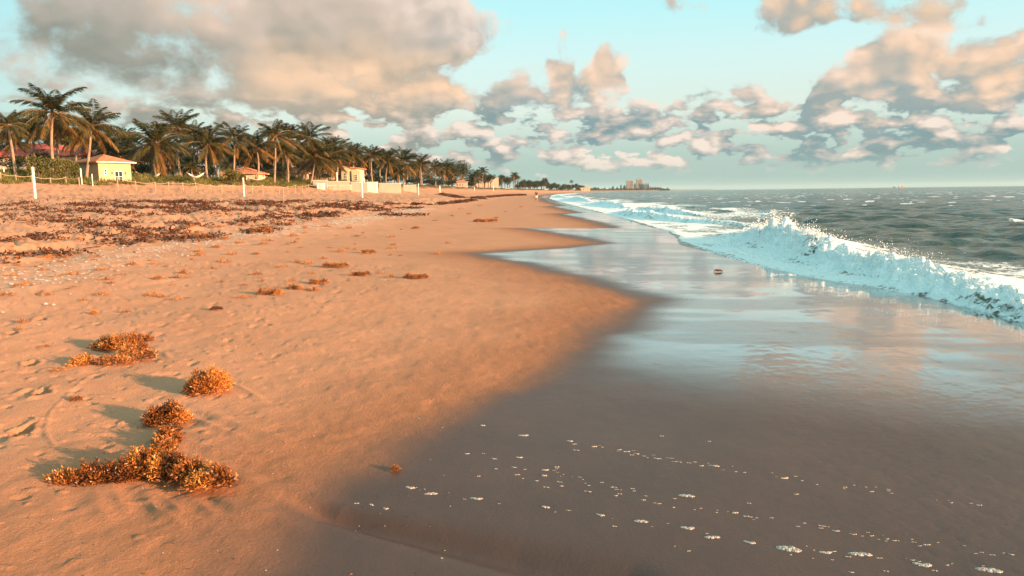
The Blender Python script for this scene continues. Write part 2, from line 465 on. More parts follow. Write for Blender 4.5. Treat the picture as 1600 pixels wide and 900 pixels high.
class MB:
    """collects boxes, tubes and faces, then links them as one mesh object"""
    def __init__(s): s.v = []; s.f = []
    def quad(s, a, b, c, d):
        i = len(s.v); s.v += [tuple(a), tuple(b), tuple(c), tuple(d)]; s.f.append((i, i + 1, i + 2, i + 3))
    def tri(s, a, b, c):
        i = len(s.v); s.v += [tuple(a), tuple(b), tuple(c)]; s.f.append((i, i + 1, i + 2))
    def box(s, x0, x1, y0, y1, z0, z1):
        i = len(s.v)
        s.v += [(x0, y0, z0), (x1, y0, z0), (x1, y1, z0), (x0, y1, z0), (x0, y0, z1), (x1, y0, z1), (x1, y1, z1), (x0, y1, z1)]
        s.f += [(i, i + 3, i + 2, i + 1), (i + 4, i + 5, i + 6, i + 7), (i, i + 1, i + 5, i + 4), (i + 1, i + 2, i + 6, i + 5), (i + 2, i + 3, i + 7, i + 6), (i + 3, i, i + 4, i + 7)]
        return s
    def tube(s, pts, rads, n=8, cap=True):
        pts = [Vector(p) for p in pts]
        rings = []
        for k, p in enumerate(pts):
            t = (pts[min(k + 1, len(pts) - 1)] - pts[max(k - 1, 0)]).normalized()
            a = t.cross(Vector((0, 1, 0.13)))
            if a.length < 0.05: a = t.cross(Vector((1, 0, 0)))
            a.normalize(); b = t.cross(a)
            i = len(s.v)
            for j in range(n):
                th = 2 * math.pi * j / n
                s.v.append(tuple(p + (a * math.cos(th) + b * math.sin(th)) * rads[k]))
            rings.append(i)
        for k in range(len(rings) - 1):
            for j in range(n):
                s.f.append((rings[k] + j, rings[k] + (j + 1) % n, rings[k + 1] + (j + 1) % n, rings[k + 1] + j))
        if cap:
            s.f.append(tuple(rings[0] + j for j in range(n))[::-1]); s.f.append(tuple(rings[-1] + j for j in range(n)))
        return s
    def prism(s, poly, y0, y1, axis='y'):
        """polygon in x,z pushed along y"""
        i = len(s.v); n = len(poly)
        s.v += [(p[0], y0, p[1]) for p in poly] + [(p[0], y1, p[1]) for p in poly]
        s.f.append(tuple(i + k for k in range(n))); s.f.append(tuple(i + n + k for k in range(n))[::-1])
        for k in range(n): s.f.append((i + k, i + n + k, i + n + (k + 1) % n, i + (k + 1) % n))
        return s
    def build(s, name, mat, parent=None, smooth=False, bevel=0.0):
        me = bpy.data.meshes.new(name); me.from_pydata(s.v, [], s.f)
        bm = bmesh.new(); bm.from_mesh(me); bmesh.ops.recalc_face_normals(bm, faces=bm.faces)
        if bevel: bmesh.ops.bevel(bm, geom=bm.edges[:], offset=bevel, segments=2, affect='EDGES', profile=0.7)
        bm.to_mesh(me); bm.free()
        if smooth:
            for p in me.polygons: p.use_smooth = True
        me.materials.append(mat)
        return link(name, me, parent)

def material(name):
    m = bpy.data.materials.new(name); m.use_nodes = True
    t = m.node_tree
    p = t.nodes['Principled BSDF']
    return m, NB(t), p
def simple(name, col, rough=0.7, var=0.25, scale=3.0, bump=0.0, spec=0.4, trans=0.0, col2=None):
    """plain paint, stone or wood with some mottling"""
    m, nb, p = material(name)
    tcn = nb.n.new('ShaderNodeTexCoord')
    n = nb.noise(tcn.outputs['Object'], scale, 5, 0.6)
    c2 = col2 or tuple(c * (1 - var) for c in col)
    k = nb.mix(nb.mr(n, 0.35, 0.65), c2, col)
    nb.l.new(k, p.inputs['Base Color'])
    p.inputs['Roughness'].default_value = rough
    p.inputs['Specular IOR Level'].default_value = spec
    if bump:
        b = nb.n.new('ShaderNodeBump'); b.inputs['Strength'].default_value = bump; b.inputs['Distance'].default_value = 0.05
        nb.l.new(n, b.inputs['Height']); nb.l.new(b.outputs[0], p.inputs['Normal'])
    return m

# ------------------------------------------------------------------ sand
def sand_material():
    m, nb, p = material('beach_sand')
    geo = nb.n.new('ShaderNodeNewGeometry').outputs['Position']
    wet = nb.attr('wet').outputs['Fac']; damp_shade = nb.attr('damp_shade').outputs['Fac']; veg = nb.attr('veg').outputs['Fac']; wrk = nb.attr('litter').outputs['Fac']
    n1 = nb.noise(geo, 1.3, 5, 0.6); n2 = nb.noise(geo, 14.0, 5, 0.65); n3 = nb.noise(geo, 260.0, 3, 0.7)
    dry = nb.mix(nb.mr(n1, 0.3, 0.7), (0.49, 0.228, 0.125), (0.575, 0.278, 0.158))
    dry = nb.mix(nb.mr(n2, 0.42, 0.75, 0, 0.28), dry, (0.38, 0.17, 0.088))
    dry = nb.mix(nb.mr(n3, 0.60, 0.80, 0, 0.5), dry, (0.15, 0.08, 0.05))
    dry = nb.mix(nb.mr(n3, 0.28, 0.18, 0, 0.4), dry, (0.72, 0.48, 0.33))
    damp_shade_c = nb.mix(nb.mr(n2, 0.3, 0.7), (0.33, 0.135, 0.066), (0.385, 0.16, 0.080))
    wetc = nb.mix(nb.mr(n1, 0.3, 0.7), (0.066, 0.036, 0.026), (0.088, 0.047, 0.033))
    c = nb.mix(damp_shade, dry, damp_shade_c)  # damp sand, plus the shade painted into the footprints
    c = nb.mix(wet, c, wetc)
    c = nb.mix(wrk, c, (0.66, 0.50, 0.38))
    soil = nb.mix(nb.mr(n1, 0.35, 0.65), (0.05, 0.055, 0.02), (0.16, 0.11, 0.05))
    c = nb.mix(veg, c, soil)
    nb.l.new(c, p.inputs['Base Color'])
    film = nb.attr('film').outputs['Fac']
    r = nb.mix(wet, (0.85,) * 3, (0.42,) * 3)
    r = nb.mix(film, r, (0.055,) * 3)
    nb.l.new(r, p.inputs['Roughness'])
    sp = nb.mix(film, nb.mix(wet, (0.12,) * 3, (0.30,) * 3), (0.95,) * 3)
    nb.l.new(sp, p.inputs['Specular IOR Level'])
    p.inputs['Coat Roughness'].default_value = 0.05; p.inputs['Coat IOR'].default_value = 1.5
    nb.l.new(film, p.inputs['Coat Weight'])
    # grain
    h = nb.m('ADD', nb.m('MULTIPLY', n3, 0.35), nb.m('MULTIPLY', nb.noise(geo, 60.0, 4, 0.65), 1.0))
    st = nb.m('MULTIPLY', nb.mr(wet, 0, 1, 1.0, 0.22), nb.mr(film, 0, 1, 1.0, 0.06))
    b = nb.n.new('ShaderNodeBump'); b.inputs['Distance'].default_value = 0.010
    nb.l.new(st, b.inputs['Strength']); nb.l.new(h, b.inputs['Height'])
    # long faint streaks of the draining film
    sv = nb.v('MULTIPLY', geo, (0.35, 2.6, 1.0))
    b2 = nb.n.new('ShaderNodeBump'); b2.inputs['Distance'].default_value = 0.02
    nb.l.new(nb.noise(sv, 1.6, 4, 0.55), b2.inputs['Height']); nb.l.new(nb.m('MULTIPLY', wet, 0.07), b2.inputs['Strength'])
    nb.l.new(b.outputs[0], b2.inputs['Normal']); nb.l.new(b2.outputs[0], p.inputs['Normal'])
    return m

def rows(rmin, rmax, px, g):
    r = [rmin]
    while r[-1] < rmax:
        q = r[-1]
        r.append(q + max(0.004, min(q * q / (CAMH * F) * px, q * g)))
    return np.array(r)
def polar(rs, a0, a1, da):
    th = np.radians(np.arange(a0, a1 + da * .5, da))
    R, T = np.meshgrid(rs, th, indexing='ij')
    X = R * np.sin(T); Y = R * np.cos(T)
    nr, nt = X.shape
    idx = np.arange(nr * nt).reshape(nr, nt)
    fc = np.stack([idx[:-1, :-1], idx[:-1, 1:], idx[1:, 1:], idx[1:, :-1]], -1).reshape(-1, 4)
    return X.ravel(), Y.ravel(), R.ravel(), fc

rs = np.concatenate([np.linspace(0.25, 2.3, 28)[:-1], rows(2.3, 9500, 1.35, 0.013)])
X, Y, R, fc = polar(rs, -66, 66, 0.10)
keep = (X < Xs(Y) + 8.0) | (R < 12)
fc = fc[keep[fc].all(1)]
Z = ground(X, Y)
Z = np.where(X > Xs(Y), Z - 0.03 * np.clip(X - Xs(Y), 0, 3), Z)
wetv, wd = wetness(X, Y)
s_ = Xs(Y) - X; q_ = Xd(Y) - X
damp_shade_v = sstep(wd + (fbm(X * 1.2, Y * 0.8, 3, 43) - .5) * 0.8, -2.4, 0.1) * 0.95 + 0.22 * sstep(s_, 13, 10)
# the low foreground strip stays moist
damp_shade_v = np.maximum(damp_shade_v, sstep(4.6 - R + (fbm(X * 1.5, Y * 1.5, 3, 44) - .5) * 1.2, -1.0, 1.0) * 0.8)
Wf = [pix_ground(a, b, 0.1) for a, b in FURROW]
nearm = R < 8
fd = np.full(X.shape, 9.0); ft = np.zeros(X.shape)
fd[nearm], ft[nearm] = poly_dist(X[nearm], Y[nearm], Wf)
wetv = np.maximum(wetv, np.exp(-(fd / (.05 + .2 * ft)) ** 2) * sstep(ft, 0, .3))
# the thinnest sheet of water still standing on the sand, a mirror
filmv = sstep(wd + (fbm(X * 0.8, Y * 2.0, 3, 45) - .5) * .5, 0.0, 0.7) * sstep(Y + 0.55 * (X - 2), 4.4, 7.6)
filmv *= 0.6 + 0.4 * sstep(fbm(X * 0.4, Y * 1.6, 3, 46), 0.35, 0.55)
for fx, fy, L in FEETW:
    damp_shade_v = np.maximum(damp_shade_v, 0.9 * np.exp(-(((X - fx) / .06) ** 2 + ((Y - fy) / (L * .5)) ** 2) ** 2))  # footprint hollows darkened in the sand colour, standing in for their shade
vegv = sstep(q_ + (fbm(X * .5, Y * .5, 3, 47) - .5) * 5, -0.5, 3.5)
litv = np.zeros(X.shape)
m_ = (R < 60)
ln = np.abs(s_ - 13.4 + (fbm(X * .3, Y * .3, 2, 49) - .5) * 1.6)
litv[m_] = (sstep(-ln[m_], -1.0, -0.2) * sstep(fbm(X[m_] * 9, Y[m_] * 7, 3, 48), 0.45, 0.65)) * 0.30
beach = link('beach', mesh_np('beach', np.stack([X, Y, Z], 1), fc, sand_material(), dict(wet=wetv, damp_shade=damp_shade_v, film=filmv, veg=vegv, litter=litv)))
tag(beach, kind='structure')

# ------------------------------------------------------------------ sea
def depth_pt(px, Y, py=None):
    d = ray(px, 300); return d.x / d.y * Y
# breaking waves: crest as list of (photo x, distance, height), shoreward foam width
BREAK = [
    dict(c=[(1700, 8.0, .13), (1600, 9.9, .20), (1500, 11.6, .27), (1400, 13.4, .36), (1330, 15.6, .42), (1270, 18.2, .56), (1230, 20.5, .66), (1200, 22.5, .46), (1172, 24.5, .16), (1150, 26, .03)], w=1.2),
    dict(c=[(1200, 30, .04), (1150, 33, .15), (1100, 36, .16), (1050, 40, .24), (1010, 45, .36), (985, 50, .30), (975, 56, .08)], w=1.0),
    dict(c=[(1120, 42, .03), (1070, 48, .28), (1040, 55, .36), (1015, 62, .22), (1000, 68, .03)], w=.8),
    dict(c=[(990, 62, .05), (972, 72, .40), (950, 82, .58), (938, 90, .30), (930, 98, .05)], w=1.8),
    dict(c=[(930, 100, .05), (915, 115, .55), (903, 130, .75), (893, 145, .40), (888, 160, .05)], w=2.2),
    dict(c=[(893, 165, .05), (880, 190, .5), (872, 215, .6), (868, 245, .05)], w=2.5),
]
def sea_material():
    m, nb, p = material('sea_water')
    geo = nb.n.new('ShaderNodeNewGeometry').outputs['Position']
    foam = nb.attr('foam').outputs['Fac']; shal = nb.attr('shallow').outputs['Fac']; thick = nb.attr('crest').outputs['Fac']
    deep = (0.008, 0.052, 0.046)
    c = nb.mix(shal, deep, (0.12, 0.105, 0.075))
    c = nb.mix(thick, c, (0.10, 0.085, 0.04))
    fn = nb.noise(geo, 9.0, 5, 0.65)
    vo = nb.voro(geo, 7.0, 1.5, 0.6)
    lace = nb.m('ADD', nb.m('MULTIPLY', foam, 1.55), nb.m('ADD', nb.m('MULTIPLY', nb.m('SUBTRACT', fn, 0.5), 1.0), nb.m('MULTIPLY', nb.m('SUBTRACT', vo, 0.45), 0.75)))
    fm = nb.mr(lace, 0.52, 0.80, 0, 1, True)
    edge = nb.voro(nb.v('ADD', nb.v('MULTIPLY', geo, (1.0, 0.55, 1.0)), nb.v('SCALE', nb.noise(geo, 3.0, 3, .6, out='Color'), scale=0.5)), 3.4, 0, .5, 'DISTANCE_TO_EDGE')
    web = nb.m('MULTIPLY', nb.m('SUBTRACT', 1.0, nb.mr(edge, 0.0, nb.m('MULTIPLY', foam, 0.42), 0, 1, True)), nb.mr(fn, .36, .5))
    fm = nb.m('MAXIMUM', fm, nb.m('MULTIPLY', web, 0.85))
    fm = nb.m('MULTIPLY', fm, nb.mr(foam, 0.02, 0.12))
    fc_ = nb.mix(nb.mr(nb.noise(geo, 22.0, 4, 0.6), 0.35, 0.65), (0.74, 0.78, 0.78), (0.88, 0.86, 0.83))
    nb.l.new(nb.mix(fm, c, fc_), p.inputs['Base Color'])
    nb.l.new(nb.mix(fm, (0.09,) * 3, (0.75,) * 3), p.inputs['Roughness'])
    p.inputs['IOR'].default_value = 1.33; p.inputs['Specular IOR Level'].default_value = 0.30
    cd = nb.n.new('ShaderNodeVectorMath'); cd.operation = 'LENGTH'; nb.l.new(geo, cd.inputs[0])
    gv = nb.v('MULTIPLY', geo, (0.6, 1.3, 1.0))
    h1 = nb.noise(gv, 2.2, 5, 0.6, 0.4)
    h2 = nb.noise(gv, 0.35, 4, 0.6, 0.3)
    far = nb.mr(cd.outputs['Value'], 30, 200)
    hh = nb.m('ADD', nb.m('MULTIPLY', h1, 0.20), nb.m('MULTIPLY', nb.m('MULTIPLY', h2, 0.9), far))
    hh = nb.m('ADD', hh, nb.m('MULTIPLY', nb.m('MULTIPLY', nb.noise(geo, 26.0, 4, 0.6), 0.05), fm))
    b = nb.n.new('ShaderNodeBump'); b.inputs['Strength'].default_value = 0.75; b.inputs['Distance'].default_value = 1.0
    nb.l.new(hh, b.inputs['Height']); nb.l.new(b.outputs[0], p.inputs['Normal'])
    return m

def sea_surface(X, Y, R, cell):
    s = X - Xs(Y)                       # metres seaward of the waterline
    z = np.zeros(X.shape); foam = np.zeros(X.shape); crest = np.zeros(X.shape)
    r = np.random.RandomState(5)
    deep = sstep(s, 1.5, 9)
    for k in range(70):
        lam = 0.38 * (14.0 ** (k / 69.0))
        th = math.radians(195 + r.normal(0, 34))      # the way it travels: shoreward and towards the camera
        th = math.radians(-128 + r.normal(0, 36))
        kk = 2 * math.pi / lam
        amp = 0.027 * lam ** 0.30 * (0.6 + 0.8 * r.rand())
        ph = r.rand() * 6.28
        lod = np.clip((lam / cell - 2.5) / 3.0, 0, 1)
        a = (X * math.cos(th) + Y * math.sin(th)) * kk + ph
        sn = np.sin(a)
        z += amp * lod * (0.5 * sn + 0.6 * (0.6 - np.abs(np.sin(a * .5 + .3))))
    gust = 0.65 + 0.7 * fbm(X * 0.05, Y * 0.03, 2, 90)
    z *= deep * gust * 1.0
    z += 0.02 + 0.05 * sstep(s, 0.5, 4)
    # breakers
    for bi, b in enumerate(BREAK):
        pts = b['c']
        yy = [p[1] for p in pts]; xx = [depth_pt(p[0], p[1]) for p in pts]; aa = [p[2] for p in pts]
        Xc = np.interp(Y, yy, xx) + (fbm(Y * 0.5, Y * 0 + bi, 3, 91) - .5) * 0.5
        A = np.interp(Y, yy, aa, left=0, right=0) * 0.70
        if bi == 0: A = np.where(Y < yy[0], 0.10, A)
        m = (A > 0.005) & (np.abs(X - Xc) < 9)
        c = (X - Xc)[m]; Am = A[m]; Xm = X[m]; Ym = Y[m]
        w = b['w']
        bill = billow(Xm * 1.7, Ym * 1.5, 4, 95 + bi)
        hi = billow(Xm * 6.5, Ym * 5.5, 3, 105 + bi)
        back = np.exp(-(np.clip(c, 0, 99) / (0.8 + 1.2 * Am)) ** 2)
        front = np.exp(-(np.clip(-c, 0, 99) / (0.30 + 0.7 * Am)) ** 2)
        prof = np.where(c > 0, back, front)
        # tumbling foam in front
        fr = sstep(c, -w, -w * 0.35) * sstep(-c, -0.35, 0.25)
        b3 = billow(Xm * 3.3 + 4, Ym * 2.9, 3, 115 + bi)
        b2_ = billow(Xm * 0.9 + 9, Ym * 0.8, 2, 171 + bi)
        pile = fr * (0.05 + 0.30 * Am) * (0.05 + bill * 1.3 + b3 * 0.9 + b2_ * 0.9)
        zz = Am * prof * (0.85 + 0.3 * bill) + pile * 0.75
        top = np.exp(-((c + 0.15) / 0.35) ** 2)
        zz += top * Am * 0.55 * np.clip(hi - 0.45, 0, 1) * sstep(fbm(Xm * 0.9, Ym * 0.8, 2, 121), 0.35, 0.6)
        zz += fr * (hi - 0.4) * 0.14 + sstep(-np.abs(c + .2), -0.9, -.1) * (b3 - .35) * 0.22 * sstep(Am, .05, .3)
        z[m] = z[m] * (1 - 0.6 * fr) + zz
        topf = np.exp(-((c + 0.12) / 0.30) ** 2)
        face = sstep(-np.abs(c + .42), -.42, -.1) * sstep(vnoise(Ym * 0.9 + 3, Xm * .6, 151 + bi), 0.42, 0.62)
        fo = (1 - 0.62 * face) * np.maximum(fr * (0.70 + 0.55 * (bill - .3)), topf * (0.35 + 0.8 * vnoise(Ym * 1.3, Xm * .8, 133)) * sstep(Am, 0.05, 0.2))
        wake = sstep(c, -w * 2.6, -w) * sstep(-c, w * 0.6, w) * 0.42
        aft = sstep(-c, -3.0, 0) * sstep(c, -0.2, 0.4) * 0.13
        foam[m] = np.maximum(foam[m], np.maximum(np.maximum(fo, wake), aft) * sstep(Am, 0.02, 0.12))
        crest[m] = np.maximum(crest[m], back * (c > -0.3) * sstep(Am, 0.1, 0.4) * sstep(-c, -1.4, -0.2))
    # swash between the waterline and the breakers
    en = (fbm(X * 0.8, Y * 0.5, 3, 97) - .5)
    edge = sstep(s + en * 0.35, 0.0, 0.07) * sstep(-s, -0.5 - 0.2 * en, -0.1)
    foam = np.maximum(foam, edge * 0.8)
    foam = np.maximum(foam, sstep(s, 0.05, 0.5) * sstep(-s, -5.5, -1.5) * (0.12 + 0.52 * sstep(fbm(X * 1.6, Y * 0.7, 4, 98), .36, .66)) )
    foam = np.maximum(foam, sstep(Y, 28, 60) * sstep(s, 0.1, 1.0) * sstep(-s, -14, -6) * (0.10 + 0.50 * sstep(fbm(X * 0.35, Y * 0.12, 3, 99), .42, .62)))
    # a few whitecaps further out
    wc = sstep(fbm(X * 0.55, Y * 0.60, 4, 101), 0.75, 0.80) * sstep(s, 10, 25) * sstep(-Y, -420, -160)
    foam = np.maximum(foam, wc * 0.75)
    # sheet meets the sand: dive under it landward of the edge
    e2 = s + (fbm(X * 1.1, Y * 0.7, 3, 103) - .5) * 0.3
    z += 0.012 * sstep(e2, 0, 0.08) - 0.3 * sstep(-e2, 0.0, 1.0)
    return z, foam, np.maximum(sstep(-s, -5.0, -0.8), 0.40 * sstep(-s, -34, -6) * sstep(-Y, -60, -25)), crest

rs = rows(3.2, 30000, 0.8, 0.0065)
X, Y, R, fc = polar(rs, -3, 78, 0.085)
keep = X > Xs(Y) - 1.2
fc = fc[keep[fc].all(1)]
cell = np.maximum(R * math.radians(0.085), np.minimum(R * R / (CAMH * F) * 0.8, R * 0.0065))
zs, fo, sh, cr = sea_surface(X, Y, R, cell)
base = np.where(X < Xs(Y) + 3, np.clip(ground_base(X, Y), -.0, 1), 0)
zs = zs + np.where(X < Xs(Y), base * 0.9, 0)
used = np.unique(fc); remap = np.full(len(X), -1); remap[used] = np.arange(len(used)); fc = remap[fc]
sea = link('sea', mesh_np('sea', np.stack([X, Y, zs], 1)[used], fc, sea_material(), dict(foam=fo[used], shallow=sh[used], crest=cr[used])))
tag(sea, kind='structure')

# ------------------------------------------------------------------ foliage materials
def leaf_material(name, dark, light, old, rough=0.5, transl=0.35, spec=0.3):
    m, nb, p = material(name)
    t = nb.attr('tint').outputs['Fac']          # each leaf has its own age
    c = nb.ramp(t, [(0.0, dark), (0.55, light), (1.0, old)])
    nb.l.new(c, p.inputs['Base Color'])
    p.inputs['Roughness'].default_value = rough; p.inputs['Specular IOR Level'].default_value = spec
    tr = nb.n.new('ShaderNodeBsdfTranslucent'); nb.l.new(c, tr.inputs['Color'])
    mx = nb.n.new('ShaderNodeMixShader'); mx.inputs[0].default_value = transl
    out = nb.n['Material Output']
    nb.l.new(p.outputs[0], mx.inputs[1]); nb.l.new(tr.outputs[0], mx.inputs[2]); nb.l.new(mx.outputs[0], out.inputs[0])
    return m
M_WEED = leaf_material('sargassum', (0.045, 0.017, 0.008), (0.37, 0.12, 0.022), (0.62, 0.27, 0.06), 0.4, 0.25, 0.5)
M_WRACK = leaf_material('dried_wrack', (0.035, 0.014, 0.008), (0.10, 0.038, 0.016), (0.26, 0.10, 0.035), 0.6, 0.1)
M_PALM = leaf_material('palm_fronds', (0.006, 0.014, 0.005), (0.062, 0.060, 0.015), (0.32, 0.15, 0.04), 0.45, 0.18)
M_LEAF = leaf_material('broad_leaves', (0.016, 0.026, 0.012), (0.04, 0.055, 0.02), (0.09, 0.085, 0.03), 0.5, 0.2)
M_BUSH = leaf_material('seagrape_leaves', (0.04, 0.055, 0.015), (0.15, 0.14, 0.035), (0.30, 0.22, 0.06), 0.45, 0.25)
M_GRASS = leaf_material('dune_grass', (0.05, 0.065, 0.015), (0.17, 0.16, 0.04), (0.38, 0.27, 0.10), 0.6, 0.3)
M_TRUNK = simple('palm_trunk', (0.30, 0.215, 0.15), 0.85, 0.45, 2.0, 0.3)
M_BARK = simple('bark', (0.12, 0.09, 0.065), 0.9, 0.4, 3.0, 0.4)

def tri_mesh(name, V, tint, mat, per=4):
    """V: (n, per, 3) separate leaves"""
    n = V.shape[0]
    fc = np.arange(n * per).reshape(n, per)
    return mesh_np(name, V.reshape(-1, 3), fc, mat, dict(tint=np.repeat(tint, per)), smooth=False)

def leaves(centres, dirs, length, width, r, droop=0.0):
    """one pointed blade per centre: kite shaped quad along its direction"""
    n = len(centres)
    d = dirs / (np.linalg.norm(dirs, axis=1, keepdims=True) + 1e-9)
    u = r.normal(size=(n, 3)); s = np.cross(d, u); s /= (np.linalg.norm(s, axis=1, keepdims=True) + 1e-9)
    L = (length * (0.6 + 0.8 * r.rand(n)))[:, None]; Wd = (width * (0.7 + 0.6 * r.rand(n)))[:, None]
    tip = centres + d * L
    tip[:, 2] -= droop * L[:, 0]
    mid = centres + d * L * 0.45
    return np.stack([centres, mid + s * Wd * .5, tip, mid - s * Wd * .5], 1)

# ------------------------------------------------------------------ seaweed clumps
def weed_mesh(name, blobs, n, leaf=0.028, seed=1, flat=0.6, tilt=0.0, stems=True):
    """sargassum: sprigs of small pointed leaves. blobs: (x, y, rx, ry, h)"""
    r = np.random.RandomState(seed)
    ar = np.array([b[2] * b[3] for b in blobs]); ar = ar / ar.sum()
    V = []; T = []
    for (bx, by, rx, ry, h), a in zip(blobs, ar):
        k = max(6, int(n * a))
        th = r.rand(k) * 6.283; q = np.sqrt(r.rand(k))
        x = bx + rx * q * np.cos(th); y = by + ry * q * np.sin(th)
        # uneven top: several lobes
        prof = np.sqrt(np.clip(1 - q ** 2, 0, 1))
        z = h * prof * (0.35 + 0.65 * r.rand(k)) * (0.55 + 0.75 * vnoise(x / max(rx, .05) * 1.9 + seed, y / max(rx, .05) * 1.9, seed))
        c0 = np.stack([x, y, z], 1)
        out = np.stack([(x - bx) / rx, (y - by) / ry, 0.35 + 0.9 * prof], 1) + r.normal(0, 0.55, (k, 3))
        out[:, 2] = np.abs(out[:, 2]) * 0.9
        out /= np.linalg.norm(out, axis=1, keepdims=True)
        ns = 8
        sl = leaf * 2.6
        base_t = np.clip(0.46 + 0.16 * r.normal(size=k) + 1.5 * (fbm(x * 14 + seed, y * 14, 2, seed) - .5), 0, 1)
        for j in range(ns):
            p = c0 + out * sl * (j / ns)
            p[:, 2] = np.maximum(p[:, 2], 0.003)
            dd = out + r.normal(0, 0.75, (k, 3))
            dd[:, 2] = np.where(p[:, 2] < 0.02, np.abs(dd[:, 2]), dd[:, 2])
            V.append(leaves(p, dd, leaf, leaf * 0.36, r)); T.append(np.clip(base_t + 0.12 * r.normal(size=k) + 0.15 * (j / ns), 0, 1))
    if stems:
        for q in range(len(blobs) * 5):
            b = blobs[r.randint(len(blobs))]; a0 = r.rand() * 6.28; rr = 1.0 + .45 * r.rand()
            c = np.array([b[0] + b[2] * rr * math.cos(a0), b[1] + b[3] * rr * math.sin(a0), .004]); dr = r.rand() * 6.28; m_ = 9
            p = c + np.outer(np.linspace(0, leaf * 3.2, m_), [math.cos(dr), math.sin(dr), .12])
            V.append(leaves(p, r.normal(0, 1, (m_, 3)) * [1, 1, .4], leaf, leaf * .36, r)); T.append(np.clip(.45 + .2 * r.normal(size=m_), 0, 1))
    V = np.concatenate(V); T = np.concatenate(T)
    V[:, :, 2] = np.maximum(V[:, :, 2], 0.001)
    return tri_mesh(name, V, T, M_WEED)

def px_blobs(loc, specs):
    """specs given as photo pixels (x, y, half width px, half depth px, height px) -> local metres"""
    out = []
    for (px, py, hw, hd, hp) in specs:
        p = hit(px, py); k = p.y / F
        out.append((p.x - loc.x, p.y - loc.y, hw * k, max(hd * p.y * p.y / (CAMH * F), hw * k * 0.35), hp * k))
    return out
def big_weed(cpx, cpy, specs, n, leaf, label, seed):
    loc = hit(cpx, cpy)
    me = weed_mesh('seaweed_clump', [(a, b, c * .90, d * .8, e * .80) for a, b, c, d, e in px_blobs(loc, specs)], int(n * 1.25), leaf * .82, seed)
    o = link('seaweed_clump', me, None, loc)
    return tag(o, label, 'seaweed', 'clumps of orange seaweed lying on the sand')
big_weed(220, 752, [(100, 750, 28, 7, 26), (140, 750, 30, 8, 36), (185, 748, 34, 9, 40), (235, 742, 42, 12, 52), (265, 745, 35, 14, 50), (300, 755, 30, 12, 38), (325, 763, 26, 12, 36), (345, 765, 20, 9, 30), (260, 728, 22, 8, 24)], 2300, .021,
         'long ragged orange and dark brown seaweed clump, the largest and nearest, stretched sideways', 21)
big_weed(258, 664, [(245, 664, 17, 5, 22), (262, 660, 22, 8, 36), (280, 662, 14, 5, 22)], 620, .022,
         'domed orange seaweed clump just above the long nearest one, with a thin tail below it', 22)
big_weed(260, 700, [(262, 692, 13, 8, 24), (254, 706, 14, 7, 20), (268, 680, 9, 5, 18)], 330, .022,
         'narrow upright orange seaweed tuft touching the top of the long nearest clump', 23)
big_weed(325, 620, [(325, 614, 28, 9, 44), (345, 612, 14, 6, 30), (308, 616, 14, 6, 24)], 800, .023,
         'round compact golden seaweed ball with a long shadow, rightmost of the near clumps', 24)
big_weed(195, 568, [(190, 545, 42, 5, 24), (215, 533, 22, 3, 12), (175, 548, 22, 4, 20), (215, 562, 30, 5, 24), (175, 570, 30, 3, 13), (160, 545, 20, 4, 10)], 1100, .024,
         'wide two-armed orange seaweed clump opening to the left like a C', 25)
big_weed(127, 572, [(122, 572, 10, 3, 9), (133, 568, 8, 3, 14)], 160, .022,
         'small orange seaweed sprig just left of the wide two-armed clump', 26)

MIDW = [  # photo x, y of the foot, width px, height px, label
    (423, 463, 40, 12, 'low golden seaweed clump at the left end of the row across mid beach'),
    (462, 455, 22, 10, 'small round seaweed tuft right of the low golden clump in mid beach'),
    (498, 446, 30, 10, 'brown-orange seaweed tuft in mid beach, third of the diagonal row'),
    (524, 420, 40, 9, 'flat bright orange seaweed clump behind the diagonal row in mid beach'),
    (563, 433, 32, 8, 'loose flat seaweed patch between two brighter clumps in mid beach'),
    (650, 437, 38, 9, 'orange seaweed clump with white shell bits at its foot, rightmost of mid beach'),
    (575, 398, 24, 8, 'dark domed seaweed clump, biggest of the short chain below the wrack'),
    (312, 375, 36, 9, 'dark brown seaweed heap at the lower edge of the wrack band'),
    (405, 365, 40, 8, 'brown seaweed mat ending the wrack band, above the clean sand'),
    (759, 349, 38, 5, 'long dark seaweed mat on the clean sand near the cusp inlets'),
    (338, 487, 17, 9, 'lone dark seaweed knot casting a long thin shadow on smooth sand'),
    (147, 493, 12, 7, 'tiny upright seaweed bud on pale sand above the footprints'),
    (650, 360, 14, 7, 'dark round seaweed ball far up the clean beach'),
    (618, 740, 11, 8, 'single orange sprig of seaweed at the edge of the wet sand'),
    (1122, 427, 12, 6, 'single orange seaweed scrap out on the shining wet sand'),
    (120, 629, 13, 8, 'single small red-orange sprig beside the thin track in the sand')]
for i, (px, py, wpx, hpx, lb) in enumerate(MIDW):
    loc = hit(px, py - 2); k = loc.y / F
    hw = wpx * k / 2; h = hpx * k
    nl = 3 if wpx > 18 else 1
    bl = [((j - (nl - 1) / 2) * hw * 0.6, rnd.uniform(-.1, .1) * hw, hw / nl * 1.25, max(hw * 0.45, .03), h * rnd.uniform(.7, 1.1)) for j in range(nl)]
    lf = min(.006 + hw * .06, .05)
    bl = [(a, b, max(.02, c * .8), max(.02, d * .75), e * .75) for a, b, c, d, e in bl]
    me = weed_mesh('seaweed_clump', bl, int(min(420, (60 if wpx > 14 else 22) + 26 * hw / lf)), lf, 60 + i, stems=False)
    tag(link('seaweed_clump', me, None, loc), lb, 'seaweed', 'clumps of orange seaweed lying on the sand')

